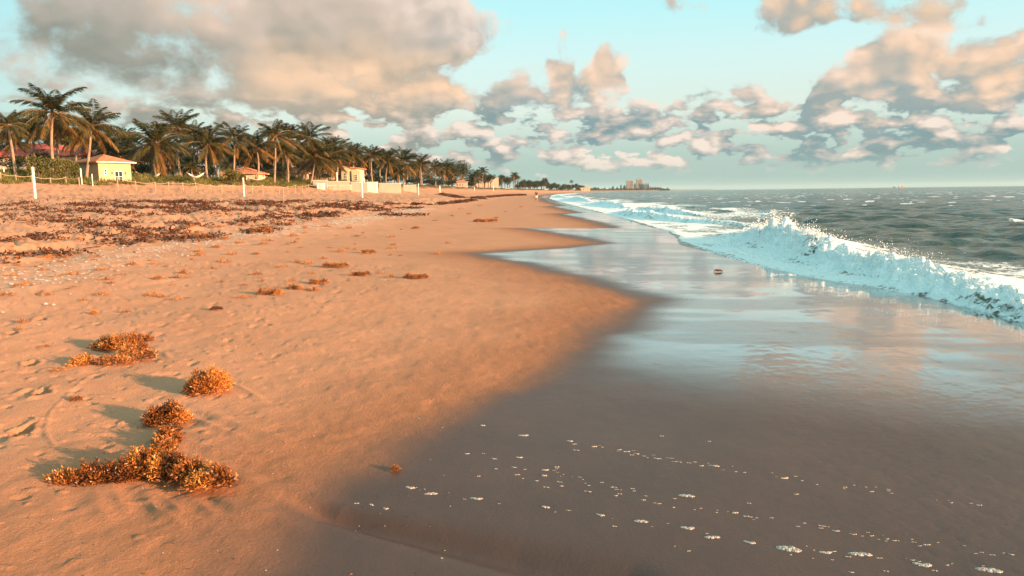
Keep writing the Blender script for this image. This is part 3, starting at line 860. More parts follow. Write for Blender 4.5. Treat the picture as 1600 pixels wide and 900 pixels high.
# small scattered scraps, shared meshes
SC = [weed_mesh('seaweed_scrap', [(0, 0, .07, .035, .02)], 34, .014, 80 + i, stems=False) for i in range(5)]
SCP = [(610, 399), (533, 394), (626, 400), (470, 387), (458, 370), (195, 488), (30, 515), (36, 505), (95, 580), (115, 449), (235, 407), (240, 412), (465, 411), (487, 428), (345, 441), (70, 543),
       (78, 402), (300, 405), (360, 399), (400, 398), (420, 377), (526, 369), (545, 358), (610, 371), (555, 382), (505, 405), (270, 446), (180, 432), (130, 470), (330, 421), (400, 430), (440, 418), (410, 440), (700, 380),
       (210, 395), (150, 403), (20, 432), (10, 463), (160, 462), (290, 428), (380, 446), (595, 428), (610, 434), (735, 335), (705, 338), (680, 345), (720, 327), (790, 331), (815, 324), (775, 341), (800, 318), (750, 322), (770, 315)]
for k in range(110):
    t = rnd.random()
    SCP.append((rnd.uniform(0, 700) * (0.35 + .65 * t) + 20, rnd.uniform(372, 470) if t < .6 else rnd.uniform(345, 400)))
for i, (px, py) in enumerate(SCP):
    loc = hit(px, py)
    if loc.x > Xwet(np.array([loc.y]))[0] - .4 or loc.y > 90: continue
    o = link('seaweed_scrap', SC[i % 5], None, loc)
    o.rotation_euler = (0, 0, rnd.uniform(0, 6.28)); s = rnd.uniform(.4, 1.2) * (1 + loc.y / 22)
    o.scale = (s, s, s * rnd.uniform(.6, 1))
    tag(o, 'small brown scrap of seaweed scattered on the bare sand', 'seaweed', 'small seaweed scraps scattered on the sand')

# the dark wrack bands: nobody could count the strands
def wrack():
    r = np.random.RandomState(3)
    lines = [[(0, 402), (60, 390), (110, 384), (180, 377), (215, 381), (300, 373), (345, 371), (405, 362), (440, 352)], [(0, 322), (60, 328), (150, 331), (230, 338)],
             [(5, 317), (60, 316)], [(125, 318), (200, 322), (275, 329), (345, 328)], [(180, 314), (280, 315), (400, 318), (440, 316)], [(280, 314), (310, 322), (350, 330)], [(20, 353), (90, 363), (140, 369)],
             [(145, 352), (205, 357), (250, 350), (262, 346)], [(270, 340), (300, 350), (330, 357)], [(350, 338), (400, 339)], [(400, 339), (440, 338), (480, 341), (530, 331)], [(420, 348), (480, 343)],
             [(545, 328), (600, 325), (650, 326)], [(600, 337), (655, 336)], [(640, 320), (700, 318), (740, 313)], [(690, 303), (720, 309), (760, 311)], [(740, 309), (790, 306), (820, 305)], [(520, 322), (600, 330)], [(60, 340), (110, 346)],
             [(0, 375), (70, 372), (120, 370)], [(10, 398), (60, 397), (118, 398)], [(360, 349), (420, 347)], [(0, 340), (60, 341)]]
    P = []; S = []
    for ln in lines:
        pts = [hit(a, b) for a, b in ln]
        for a, b in zip(pts[:-1], pts[1:]):
            L = (b - a).length
            n = int(L * 60) + 8
            t = r.rand(n)
            p = np.outer(1 - t, a) + np.outer(t, b)
            d = a.y
            wy = 0.35 + d * 0.018
            p[:, 0] += r.normal(0, 0.30, n); p[:, 1] += r.normal(0, wy, n)
            P.append(p)
    # thinner litter over the whole trampled strip
    n = 26000
    yy = 8 + 62 * r.rand(n) ** 1.4; xx = -9.5 - np.abs(r.normal(0, 9, n))
    P.append(np.stack([xx, yy, yy * 0], 1))
    P = np.concatenate(P)
    nz = fbm(P[:, 0] * 0.9, P[:, 1] * 0.55, 3, 131)
    main = np.arange(len(P)) < len(P) - n
    n2z = fbm(P[:, 0] * 3, P[:, 1] * 1.8, 2, 133)
    ok = np.where(main, (nz > 0.46) & (n2z > .42), nz > 0.64)
    P = P[ok]; main = main[ok]
    P[:, 2] = ground(P[:, 0], P[:, 1])
    V = []; T = []
    for j in range(4):
        q = P + r.normal(0, 1, P.shape) * np.array([.09, .12, 0])
        q[:, 2] = ground(q[:, 0], q[:, 1]) + r.rand(len(q)) * np.where(main, 0.07, 0.025)
        dd = r.normal(0, 1, P.shape); dd[:, 2] = np.abs(dd[:, 2]) * 0.45
        sz = 0.07 * (1 + q[:, 1] / 40)
        V.append(leaves(q, dd, sz, sz * 0.42, r)); T.append(np.clip(r.rand(len(q)) * .6 + np.where(main, .0, .15), 0, 1))
    n3 = 900
    yy = 2.4 + 9 * r.rand(n3) ** 1.3; xx = -0.3 - yy * r.rand(n3) * .8
    q = np.stack([xx, yy, ground(xx, yy) + .002], 1); dd = r.normal(0, 1, (n3, 3)); dd[:, 2] = np.abs(dd[:, 2]) * .3
    V.append(leaves(q, dd, .011, .004, r)); T.append(r.rand(n3) * .8)
    return tri_mesh('seaweed_wrack', np.concatenate(V), np.concatenate(T), M_WRACK)
tag(link('seaweed_wrack', wrack()), kind='stuff', label='dark brown bands of tangled seaweed wrack across the upper beach', cat='seaweed')

# broken shell along the wrack line
def pebbles():
    r = np.random.RandomState(9)
    n = 1300
    Y_ = 7 + 50 * r.rand(n) ** 1.6; s = 13.3 + r.normal(0, .5, n); X_ = Xs(Y_) - s
    n2 = 500
    Y_ = np.concatenate([Y_, 2.6 + 8 * r.rand(n2)]); X_ = np.concatenate([X_, -0.2 - 6 * r.rand(n2)])
    Zg = ground(X_, Y_)
    sz = np.concatenate([(0.010 + .016 * r.rand(n)) * (1 + Y_[:n] / 40), 0.002 + .003 * r.rand(n2)])
    oc = np.array([[1, 0, 0], [0, 1, 0], [-1, 0, 0], [0, -1, 0], [0, 0, .6], [0, 0, -.6]])
    V = np.stack([X_, Y_, Zg + sz * .3], 1)[:, None, :] + oc[None] * (sz[:, None, None] * (0.7 + .6 * r.rand(len(sz), 6, 1)))
    f = np.array([[0, 1, 4], [1, 2, 4], [2, 3, 4], [3, 0, 4]])
    fc = (np.arange(len(sz)) * 6)[:, None, None] + f[None]
    return mesh_np('broken_shell', V.reshape(-1, 3), fc.reshape(-1, 3), simple('shell_bits', (0.62, 0.50, 0.40), .7, .3), smooth=False)
tag(link('broken_shell', pebbles()), kind='stuff', label='pale broken shell strewn along the wrack line', cat='shells')

# ------------------------------------------------------------------ foam flecks on the wet sand
def foam_material():
    m, nb, p = material('bubbly_foam')
    tcn = nb.n.new('ShaderNodeTexCoord').outputs['Object']
    v = nb.voro(tcn, 160.0, 0, .5)
    c = nb.mix(nb.mr(v, 0.15, 0.6), (0.66, 0.60, 0.52), (0.26, 0.20, 0.16))
    nb.l.new(c, p.inputs['Base Color']); p.inputs['Roughness'].default_value = 0.35
    b = nb.n.new('ShaderNodeBump'); b.inputs['Strength'].default_value = 0.8; b.inputs['Distance'].default_value = .004; b.invert = True
    nb.l.new(v, b.inputs['Height']); nb.l.new(b.outputs[0], p.inputs['Normal'])
    return m
M_FOAM = foam_material()
def fleck(seed, L, W_, H):
    r = random.Random(seed)
    bm = bmesh.new()
    k = 5 if L > .03 else 3
    for j in range(k):
        t = (j / (k - 1) - .5) * 1.5
        mt = Matrix.Translation((t * L * .5, r.uniform(-.25, .25) * W_, 0)) @ Matrix.Diagonal((L * r.uniform(.22, .34), W_ * r.uniform(.35, .5), H * r.uniform(.7, 1), 1))
        bmesh.ops.create_uvsphere(bm, u_segments=10, v_segments=6, radius=1, matrix=mt)
    for v in bm.verts:
        n = 0.12 * (vnoise(np.array([v.co.x * 220]), np.array([v.co.y * 220 + v.co.z * 90]), seed)[0] - .5)
        v.co *= 1 + n
    me = bpy.data.meshes.new('foam_fleck'); bm.to_mesh(me); bm.free()
    for p in me.polygons: p.use_smooth = True
    me.materials.append(M_FOAM)
    return me
FL = [fleck(i, .05, .022, .0045) for i in range(4)]
FS = [fleck(10 + i, .020, .012, .003) for i in range(3)]
BIGF = [(640, 762, 13), (673, 772, 17), (744, 780, 17), (852, 793, 12), (937, 808, 12), (1001, 817, 18), (1074, 827, 18), (1112, 841, 20), (1170, 851, 15), (1232, 857, 28), (1290, 865, 16), (1343, 867, 27),
        (1441, 884, 19), (1544, 890, 26), (852, 737, 10), (850, 745, 8), (811, 717, 9), (1072, 777, 20), (890, 691, 9), (928, 699, 8), (1226, 747, 10), (1118, 730, 9), (994, 710, 8), (1148, 804, 9), (602, 795, 8), (580, 790, 8), (818, 681, 14), (754, 666, 7)]
SMF = [(557, 788), (655, 655), (730, 711), (755, 711), (775, 735), (803, 733), (808, 743), (817, 748), (772, 718), (870, 732), (874, 755), (877, 761), (853, 763), (920, 760), (922, 770), (917, 768), (960, 762), (962, 775), (968, 774), (988, 765), (1005, 782), (1023, 788), (1030, 790), (1052, 795), (1085, 797), (1095, 797), (1119, 802), (1166, 807), (1182, 811),
       (968, 704), (979, 707), (987, 712), (1027, 717), (1060, 722), (1076, 725), (1096, 728), (1163, 740), (1253, 752), (1276, 758), (1320, 763), (1362, 769), (1486, 787), (1530, 790), (1283, 824), (1306, 831), (1335, 837), (1362, 840), (1386, 844), (1402, 846), (1448, 853), (1580, 868), (1054, 856), (1076, 862),
       (1235, 870), (1270, 873), (1300, 877), (1330, 895), (1384, 895), (960, 823), (1480, 885), (1460, 895), (820, 735), (838, 752), (900, 705), (748, 745), (690, 870), (1108, 690), (1034, 682), (1244, 772), (1170, 788)]
for i, (px, py, w_) in enumerate(BIGF):
    loc = hit(px, py); L = w_ * loc.length / F
    o = link('foam_fleck', FL[i % 4], None, loc); s = L / .052
    o.scale = (s, s * (1.0 if i % 3 else 1.3), 1.1); o.rotation_euler = (0, 0, rnd.uniform(-.5, .15))
    tag(o, 'oblong white fleck of bubbly foam left on the dark wet sand', 'foam', 'larger foam flecks on the wet sand')
for i, (px, py) in enumerate(SMF):
    loc = hit(px, py)
    o = link('foam_fleck', FS[i % 3], None, loc); s = rnd.uniform(.5, 1.1) * loc.length / 4.2
    o.scale = (s * rnd.uniform(.8, 1.8), s, 1); o.rotation_euler = (0, 0, rnd.uniform(-.5, .2))
    tag(o, 'tiny white dot of foam on the dark wet sand', 'foam', 'tiny foam dots on the wet sand')
for row, kk in (([(890, 691), (1050, 719), (1226, 747), (1530, 790)], 34), ([(852, 737), (960, 762), (1148, 804), (1402, 846), (1580, 868)], 46), ([(640, 762), (744, 780), (937, 808), (1232, 857), (1544, 890)], 30)):
    for q in range(kk):
        t_ = rnd.random() * (len(row) - 1); a_ = int(t_); f_ = t_ - a_
        loc = hit(row[a_][0] * (1 - f_) + row[a_ + 1][0] * f_ + rnd.gauss(0, 5), row[a_][1] * (1 - f_) + row[a_ + 1][1] * f_ + rnd.gauss(0, 2.5))
        o = link('foam_fleck', FS[q % 3], None, loc); s = rnd.uniform(.25, .7) * loc.length / 4.2
        o.scale = (s * rnd.uniform(.8, 2.2), s, .8); o.rotation_euler = (0, 0, rnd.uniform(-.5, .1))
        tag(o, 'tiny white dot of foam on the dark wet sand', 'foam', 'tiny foam dots on the wet sand')
for px, py in [(601, 436), (609, 437), (634, 437), (372, 662), (424, 706), (288, 635), (180, 452), (150, 440)]:
    loc = hit(px, py); me = FS[1]
    o = link('shell', me, None, loc); s = .8 * loc.length / 6; o.scale = (s, s, s * 1.5)
    tag(o, 'small white shell lying on the dry sand', 'shell', 'small white shells on the dry sand')

# spray thrown up along the tallest breaker
def spray():
    r = np.random.RandomState(14)
    n0, n1, n2 = 1100, 9000, 8000
    Yc = np.concatenate([16.5 + 8.5 * r.rand(n0), 8.0 + 19 * r.rand(n1), 8.0 + 20 * r.rand(n2)])
    n = len(Yc)
    b = BREAK[0]['c']
    Xc = np.interp(Yc, [p[1] for p in b], [depth_pt(p[0], p[1]) for p in b]); A = np.interp(Yc, [p[1] for p in b], [p[2] for p in b])
    off = np.concatenate([r.normal(-.1, .28, n0), r.normal(-.1, .16, n1), -1.5 * r.rand(n2)])
    X_ = Xc + off
    zz, fo_, _a, _b = sea_surface(X_, Yc, np.hypot(X_, Yc), np.full(n, .05))
    up_ = np.concatenate([np.abs(r.normal(0, .13, n0)) * A[:n0] * 2.2, np.abs(r.normal(0, .055, n1)) * (.4 + 1.6 * fbm(Yc[n0:n0 + n1] * 2.2, X_[n0:n0 + n1], 2, 161) ** 2 * 2), np.abs(r.normal(0, .022, n2))])
    h = zz + up_ - .05
    keep_ = (A > .1) & (fo_ > .25)
    X_, Yc, h = X_[keep_], Yc[keep_], h[keep_]; n = len(Yc)
    sz = (0.003 + 0.010 * r.rand(n) ** 3) * (Yc / 14)
    oc = np.array([[1, 0, 0], [0, 1, 0], [-1, 0, 0], [0, -1, 0], [0, 0, 1.2], [0, 0, -1.2]])
    V = np.stack([X_, Yc, h + .05], 1)[:, None, :] + oc[None] * sz[:, None, None]
    f = np.array([[0, 1, 4], [1, 2, 4], [2, 3, 4], [3, 0, 4], [1, 0, 5], [2, 1, 5], [3, 2, 5], [0, 3, 5]])
    fc = (np.arange(n) * 6)[:, None, None] + f[None]
    return mesh_np('sea_spray', V.reshape(-1, 3), fc.reshape(-1, 3), simple('spray_drops', (0.88, 0.90, 0.90), .4, .05))
tag(link('sea_spray', spray()), kind='stuff', label='white froth and droplets of spray thrown up along the tallest breaker', cat='spray')

# ------------------------------------------------------------------ palms
def frond(r, az, el, L, tint):
    """one pinnate frond: a curved midrib with drooping leaflets both sides"""
    V = []; T = []
    n = 26
    t = np.linspace(0, 1, n)
    bend = 0.75 + 0.5 * r.rand()
    ang = el - t ** 1.3 * bend * (1.0 if el > -0.2 else 0.5)
    ds = L / (n - 1)
    hx = np.concatenate([[0], np.cumsum(np.cos(ang[:-1]) * ds)]); hz = np.concatenate([[0], np.cumsum(np.sin(ang[:-1]) * ds)])
    side = np.array([-math.sin(az), math.cos(az), 0]); fw = np.array([math.cos(az), math.sin(az), 0])
    sway = (r.rand() - .5) * 0.5
    P = hx[:, None] * fw + hz[:, None] * np.array([0, 0, 1]) + (sway * t ** 2 * L * .4)[:, None] * side
    tan = np.gradient(P, axis=0); tan /= np.linalg.norm(tan, axis=1, keepdims=True)
    up = np.cross(side, tan); up *= np.sign(up[:, 2:3] + 1e-6)
    # midrib: two crossed strips
    for k in range(n - 1):
        w_ = 0.035 * (1 - t[k]) + .008
        for ax in (side, np.array([0, 0, 1.0])):
            V.append([P[k] - ax * w_, P[k] + ax * w_, P[k + 1] + ax * w_ * .9, P[k + 1] - ax * w_ * .9]); T.append(min(1, tint + .38))
    # leaflets
    for k in range(3, n):
        for sgn in (-1, 1):
            for sub in (0, .5):
                if k == n - 1 and sub: continue
                p = P[k] if not sub else (P[k] + P[min(k + 1, n - 1)]) / 2
                ll = 1.0 * math.sin(math.pi * (0.10 + 0.86 * t[k])) ** .6 * L / 3.6 * (0.85 + .3 * r.rand())
                d = side * sgn * 0.72 + tan[k] * (0.75 + .35 * r.rand()) + up[k] * (0.12 if el > .6 else -.15) + np.array([0, 0, -.35 - .5 * r.rand()])
                d /= np.linalg.norm(d)
                w_ = 0.040
                a = p; c = p + d * ll + np.array([0, 0, -.12 * ll]); m_ = p + d * ll * .4
                V.append([a, m_ + tan[k] * w_, c, m_ - tan[k] * w_]); T.append(np.clip(tint + .14 * r.normal(), 0, 1))
    return V, T
def crown_mesh(seed, n=24):
    r = np.random.RandomState(seed)
    V = []; T = []
    for i in range(n):
        f = i / (n - 1)
        el = 1.45 - 2.05 * f ** 1.05 + r.normal(0, .13)
        az = i * 2.39996 + r.normal(0, .2)
        L = (3.4 + .5 * r.rand()) * (0.80 if f < .12 else 1.0)
        v, t = frond(r, az, el, L, 0.18 + 0.30 * f + 0.1 * r.rand() + (.25 if f > .86 else 0))
        V += v; T += t
    # fruit and fibre at the heart
    for k in range(14):
        a = r.rand() * 6.28; c = np.array([math.cos(a) * .25, math.sin(a) * .25, -.15 - .25 * r.rand()])
        for j in range(4):
            b = a + j * 1.57
            V.append([c + [0, 0, .13], c + [.12 * math.cos(b), .12 * math.sin(b), 0], c - [0, 0, .13], c + [.12 * math.cos(b + 1.57), .12 * math.sin(b + 1.57), 0]]); T.append(.75)
    return tri_mesh('palm_crown', np.array(V), np.array(T), M_PALM)
CROWNS = [crown_mesh(200 + i, 27 + 2 * (i % 4)) for i in range(7)]
def lean_pts(base, top, bow):
    pts = []
    for k in range(9):
        t = k / 8
        p = base.lerp(top, t); p.x += bow * math.sin(math.pi * t); pts.append(p)
    return pts
YTAB = ([0, 82, 143, 247, 330, 430, 523, 580, 631, 657, 690, 757, 800, 860, 890, 918, 935], [78, 86, 92, 106, 115, 125, 152, 185, 212, 233, 280, 400, 530, 800, 1000, 1300, 1600])
def Yrow(px, back=0): return float(np.interp(px, *YTAB)) + back
npalm = 0
def palm(cx, cy, bx, rad, back=0.0, label=None, bow=None):
    """crown heart at photo (cx, cy), trunk foot at column bx, crown radius in photo pixels"""
    global npalm
    Yp = Yrow(bx, back)
    b = at(bx, 280, Yp); b.z = gz(b.x, b.y) - .3
    c = at(cx, cy, Yp)
    s = rad * 1.1 * Yp / F / 3.3
    r = random.Random(npalm * 7 + 3)
    root = empty('palm_tree', b, label=label or 'dark coconut palm in the crowded row behind the dune', cat='palm tree', group='coconut palms behind the dune')
    top = c - b
    pts = lean_pts(Vector((0, 0, 0)), top, bow if bow is not None else r.uniform(-.5, .5))
    m = MB().tube(pts, [.30 * s ** .3] + [.19 * s ** .3 * (1 - .35 * k / 7) for k in range(8)], 8)
    m.build('trunk', M_TRUNK, root, smooth=True)
    cr = link('crown', CROWNS[npalm % 7], root, top)
    cr.rotation_euler = (r.uniform(-.12, .12), r.uniform(-.12, .12), r.uniform(0, 6.28)); cr.scale = (s, s, s * r.uniform(.95, 1.12))
    npalm += 1
    return root
PALMS = [
    (82, 176, 86, 50, 0, 'tallest palm, big dense crown high above the red villa roof'),
    (12, 196, 25, 26, 0, 'leftmost palm, slender and leaning, cut by the photo edge'),
    (143, 198, 134, 40, 0, 'palm with a curved trunk rising left of the yellow cottage'),
    (50, 205, 52, 28, 12, 'dark slim palm in front of the red villa roof'),
    (24, 222, 27, 20, 4, 'short dark palm under the leftmost leaning palm'),
    (88, 205, 90, 26, 10, 'thin palm whose trunk nearly touches the tallest palm'),
    (160, 222, 152, 24, 22, 'dark palm behind the yellow cottage roof'),
    (116, 218, 112, 24, 20, 'shadowed palm between the tallest palm and the curved one'),
    (194, 220, 190, 24, 24, 'dark palm standing in the gap right of the yellow cottage'),
    (243, 226, 247, 46, 0, 'wide golden palm with low hanging fronds, right of the yellow cottage'),
    (276, 200, 283, 32, 6, 'tall palm with wind-swept crown just right of the wide golden palm'),
    (303, 212, 308, 28, 10, 'dark palm left of the hammock'),
    (325, 224, 325, 36, 0, 'bright palm above the right end of the hammock'),
    (340, 238, 338, 22, 14, 'low dark palm behind the hammock'),
    (366, 217, 364, 30, 0, 'slim straight palm rising through the small orange roof'),
    (300, 262, 309, 14, -6, 'very short young palm beside the hammock'),
    (400, 230, 400, 30, 0, 'palm with an open golden crown right of the orange roof'),
    (385, 240, 384, 20, 18, 'half hidden palm behind the orange roof'),
    (430, 213, 428, 28, 0, 'tall dark palm, peak of the middle cluster'),
    (452, 216, 447, 27, 5, 'tall dark palm just right of the peak of the middle cluster'),
    (443, 236, 449, 24, 0, 'lower palm in front of the middle cluster peak'),
    (482, 216, 459, 30, 8, 'dense dark palm leaning right over the white house'),
    (492, 246, 484, 32, 0, 'low golden palm leaning right before the pool terrace'),
    (508, 250, 496, 30, 4, 'golden palm with steeply slanted trunk before the pool terrace'),
    (478, 240, 476, 22, 14, 'dark palm behind the slanted golden palms'),
    (524, 240, 523, 28, 0, 'palm with drooping fronds in front of the cream house'),
    (515, 232, 516, 22, 16, 'dark palm behind the cream house roof'),
    (553, 240, 553, 22, 12, 'thin palm standing free above the cream house'),
    (580, 243, 582, 22, 0, 'thin palm right of the cream house'),
    (596, 250, 596, 20, 6, 'second thin palm right of the cream house'),
    (607, 250, 603, 20, 0, 'slightly leaning palm between two thinner ones, over the low walls'),
    (622, 268, 622, 16, -5, 'short golden palm with hanging fronds over the low walls'),
    (630, 252, 631, 24, 0, 'straight pale-trunked palm, rightmost of the near row'),
    (657, 256, 660, 18, 0, 'palm standing apart with sky showing under its crown'),
    (655, 264, 657, 14, 12, 'smaller palm behind the one standing apart'),
    (678, 262, 680, 16, 0, 'dark palm left of the round broadleaf trees'),
    (695, 262, 697, 15, 8, 'darker second palm left of the round broadleaf trees'),
    (754, 268, 755, 9, 0, 'tiny far palm at the end of the round broadleaf trees'),
    (804, 274, 804, 6, 0, 'tiny far palm sticking out of the long wood'),
    (893, 284, 893, 3.2, 0, 'farthest palm, a speck above the headland wood'),
]
for p_ in PALMS: palm(*p_[:5], label=p_[5])
# more dark crowns filling the depth of the grove; nothing tells these apart
for k in range(30):
    px = rnd.uniform(-30, 560)
    top = float(np.interp(px, [0, 90, 200, 280, 400, 500, 600, 700], [200, 195, 222, 215, 228, 232, 250, 262]))
    palm(px + rnd.uniform(-4, 4), top + rnd.uniform(6, 26), px, rnd.uniform(17, 25), rnd.uniform(16, 38), label='shadowed palm deep in the grove behind the front row')
for k in range(16):
    px = rnd.uniform(560, 740)
    top = float(np.interp(px, [550, 600, 700, 740], [246, 252, 264, 272]))
    palm(px, top + rnd.uniform(2, 12), px + rnd.uniform(-3, 3), rnd.uniform(10, 15), rnd.uniform(8, 40), label='dark palm in the farther grove beyond the low walls')

# ------------------------------------------------------------------ broadleaf trees and bushes
def crown_cloud(name, seed, n, lobes, size, mat, squash=.8):
    r = np.random.RandomState(seed)
    V = []; T = []
    for k in range(lobes):
        a = r.rand() * 6.28; q = r.rand() ** .5 * .62
        c = np.array([math.cos(a) * q, math.sin(a) * q, (r.rand() - .35) * .9 * squash]); rad = .26 + .24 * r.rand()
        m_ = n // lobes
        d = r.normal(size=(m_, 3)); d /= np.linalg.norm(d, axis=1, keepdims=True)
        p = c + d * rad * (0.55 + 0.45 * r.rand(m_, 1) ** .5) * np.array([1, 1, squash])
        dd = d + r.normal(0, .7, (m_, 3))
        V.append(leaves(p, dd, size, size * .62, r)); T.append(np.clip(.35 + .25 * r.normal(size=m_) + (r.rand() - .5) * .3, 0, 1))
    return tri_mesh(name, np.concatenate(V), np.concatenate(T), mat)
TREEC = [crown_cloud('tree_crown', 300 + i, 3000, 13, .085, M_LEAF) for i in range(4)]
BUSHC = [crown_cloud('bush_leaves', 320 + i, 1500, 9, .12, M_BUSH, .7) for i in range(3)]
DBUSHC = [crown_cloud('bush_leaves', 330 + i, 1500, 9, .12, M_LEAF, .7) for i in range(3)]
ntree = 0
def tree(px, ytop, rad, back, label, ratio=1.0):
    """broadleaf tree: crown top at photo row ytop, crown radius in photo pixels"""
    global ntree
    Yp = Yrow(px, back); b = at(px, 280, Yp); b.z = gz(b.x, b.y) - .2
    R_ = rad * Yp / F; zt = at(px, ytop, Yp).z
    r = random.Random(ntree + 900)
    root = empty('broadleaf_tree', b, label=label, cat='tree', group='broadleaf trees behind the beach')
    cz = zt - b.z - R_ * .75 * ratio
    m = MB().tube([(0, 0, 0), (r.uniform(-.1, .1) * R_, 0, cz * .4), (r.uniform(-.1, .1) * R_, 0, cz * .75)], [R_ * .09, R_ * .065, R_ * .05], 7)
    for k in range(5):
        a = k * 1.3 + r.random(); m.tube([(0, 0, cz * .45), (math.cos(a) * R_ * .3, math.sin(a) * R_ * .3, cz * .8), (math.cos(a) * R_ * .5, math.sin(a) * R_ * .5, cz * 1.02)], [R_ * .04, R_ * .03, R_ * .012], 5)
    m.build('trunk', M_BARK, root, smooth=True)
    c = link('crown', TREEC[ntree % 4], root, (0, 0, cz)); c.scale = (R_, R_, R_ * ratio); c.rotation_euler = (0, 0, r.uniform(0, 6.28))
    ntree += 1
nbush = 0
def bush(px, ytop, wpx, back, label, dark=False, nm='bush', ratio=.8):
    global nbush
    Yp = Yrow(px, back); b = at(px, 280, Yp); b.z = gz(b.x, b.y)
    R_ = wpx / 2 * Yp / F; zt = at(px, ytop, Yp).z
    h = max(.5, zt - b.z)
    root = empty(nm, b, label=label, cat='bush', group='bushes along the top of the dune')
    m = MB()
    for k in range(5):
        a = k * 1.257; m.tube([(0, 0, -.1), (math.cos(a) * R_ * .35, math.sin(a) * R_ * .35, h * .55)], [.06, .03], 5)
    m.build('stem', M_BARK, root)
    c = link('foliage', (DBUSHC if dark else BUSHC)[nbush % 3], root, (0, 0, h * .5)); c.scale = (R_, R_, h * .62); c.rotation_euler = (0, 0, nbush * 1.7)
    nbush += 1
for px, yt, rad, bk, lb in [(706, 253, 17, 5, 'tallest round dark broadleaf tree right of the palms'), (722, 251, 17, 12, 'second round dark broadleaf tree, its crown merging with its taller neighbour'),
                            (690, 262, 12, 25, 'dark broadleaf tree behind the far palms'), (742, 264, 10, 0, 'small dark broadleaf tree with sky gaps beside the twin round trees')]:
    tree(px, yt, rad, bk, lb)
# understorey behind the palms
for k in range(26):
    px = -25 + k * 27 + rnd.uniform(-8, 8)
    if 100 < px < 215: continue
    yt = float(np.interp(px, [0, 100, 215, 300, 400, 500, 600, 680], [222, 226, 226, 224, 236, 244, 254, 262])) + rnd.uniform(-3, 9)
    tree(px, yt, rnd.uniform(15, 21) * np.interp(px, [0, 680], [1.1, .75]), rnd.uniform(32, 48), 'dark broadleaf tree filling in behind the palm grove')
# the long wood running out along the coast
WX = [745, 757, 766, 775, 785, 795, 806, 812, 818, 824, 830, 836, 842, 848, 853, 858, 864, 870, 876, 881, 887, 892, 898, 903, 908, 913, 918]
WT = [266, 268, 270, 275, 272, 273, 272, 281, 279, 280, 281, 281, 280, 279, 278, 284, 285, 285, 286, 285, 286, 287, 286, 288, 287, 288, 291]
for px, yt in zip(WX, WT):
    for j in range(3):
        tree(px + rnd.uniform(-4, 4), yt + rnd.uniform(0, 4) + j * 1.0, rnd.uniform(6, 8.5) * np.interp(px, [745, 918], [1.15, .55]), rnd.uniform(0, 1) * (20 + 60 * j), 'dark tree in the long wood running out to the headland', rnd.uniform(.8, 1.3))
for k in range(44):
    px = 190 + k * 12.8 + rnd.uniform(-6, 6)
    yt = float(np.interp(px, [190, 300, 400, 560, 650, 740], [240, 238, 246, 262, 272, 280])) + rnd.uniform(-4, 5)
    tree(px, yt, rnd.uniform(13, 17) * float(np.interp(px, [190, 740], [1.25, .75])), rnd.uniform(18, 34), 'low dark tree closing the gaps between the palm trunks', .8)
for px in (849, 853): tree(px, 277, 2.2, 5, 'narrow cypress-like dark tree spiking above the long wood', 2.8)
# lit bushes and hedges
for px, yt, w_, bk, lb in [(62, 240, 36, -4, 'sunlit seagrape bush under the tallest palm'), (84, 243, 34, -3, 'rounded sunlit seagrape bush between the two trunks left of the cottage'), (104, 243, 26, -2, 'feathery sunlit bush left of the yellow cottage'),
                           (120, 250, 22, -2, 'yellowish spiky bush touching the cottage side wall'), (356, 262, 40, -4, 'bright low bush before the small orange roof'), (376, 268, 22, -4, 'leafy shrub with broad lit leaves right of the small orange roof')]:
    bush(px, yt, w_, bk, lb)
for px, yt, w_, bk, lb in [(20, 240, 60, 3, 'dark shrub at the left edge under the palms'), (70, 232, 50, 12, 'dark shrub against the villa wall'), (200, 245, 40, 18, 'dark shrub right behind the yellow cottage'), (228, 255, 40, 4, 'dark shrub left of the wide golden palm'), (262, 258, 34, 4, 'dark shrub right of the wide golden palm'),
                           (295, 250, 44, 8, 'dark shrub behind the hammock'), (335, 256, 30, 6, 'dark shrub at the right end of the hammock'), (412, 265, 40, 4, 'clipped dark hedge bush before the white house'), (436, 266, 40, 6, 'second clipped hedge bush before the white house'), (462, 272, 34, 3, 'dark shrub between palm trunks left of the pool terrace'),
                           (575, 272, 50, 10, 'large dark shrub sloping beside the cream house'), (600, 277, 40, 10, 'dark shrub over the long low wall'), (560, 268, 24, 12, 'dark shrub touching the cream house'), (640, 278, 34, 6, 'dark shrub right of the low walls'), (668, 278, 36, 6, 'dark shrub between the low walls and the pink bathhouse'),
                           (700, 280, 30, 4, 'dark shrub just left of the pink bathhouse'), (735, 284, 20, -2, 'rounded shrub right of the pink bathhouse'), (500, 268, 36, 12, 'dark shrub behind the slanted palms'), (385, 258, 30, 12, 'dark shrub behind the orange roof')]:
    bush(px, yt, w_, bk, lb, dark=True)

# dune grass
def grass():
    r = np.random.RandomState(31)
    n = 80000
    Y_ = 55 + 130 * r.rand(n) ** 1.3
    q = r.rand(n) * 14 - 1.8
    X_ = Xd(Y_) - q
    nz = fbm(X_ * .45, Y_ * .3, 3, 141)
    ok = nz > 0.36 + 0.12 * sstep(-q, -1.5, 1.5)
    X_, Y_, nz = X_[ok], Y_[ok], nz[ok]
    P = np.stack([X_, Y_, ground(X_, Y_) - .05], 1)
    d = r.normal(0, .45, P.shape); d[:, 2] = 1; d[:, 0] -= .25
    V = leaves(P, d, .62, .06, r, .12)
    return tri_mesh('dune_grass', V, np.clip((nz - .3) * 1.2 + r.normal(0, .2, len(P)), 0, 1), M_GRASS)
tag(link('dune_grass', grass()), kind='stuff', label='green and straw coloured grass along the dune edge', cat='grass')

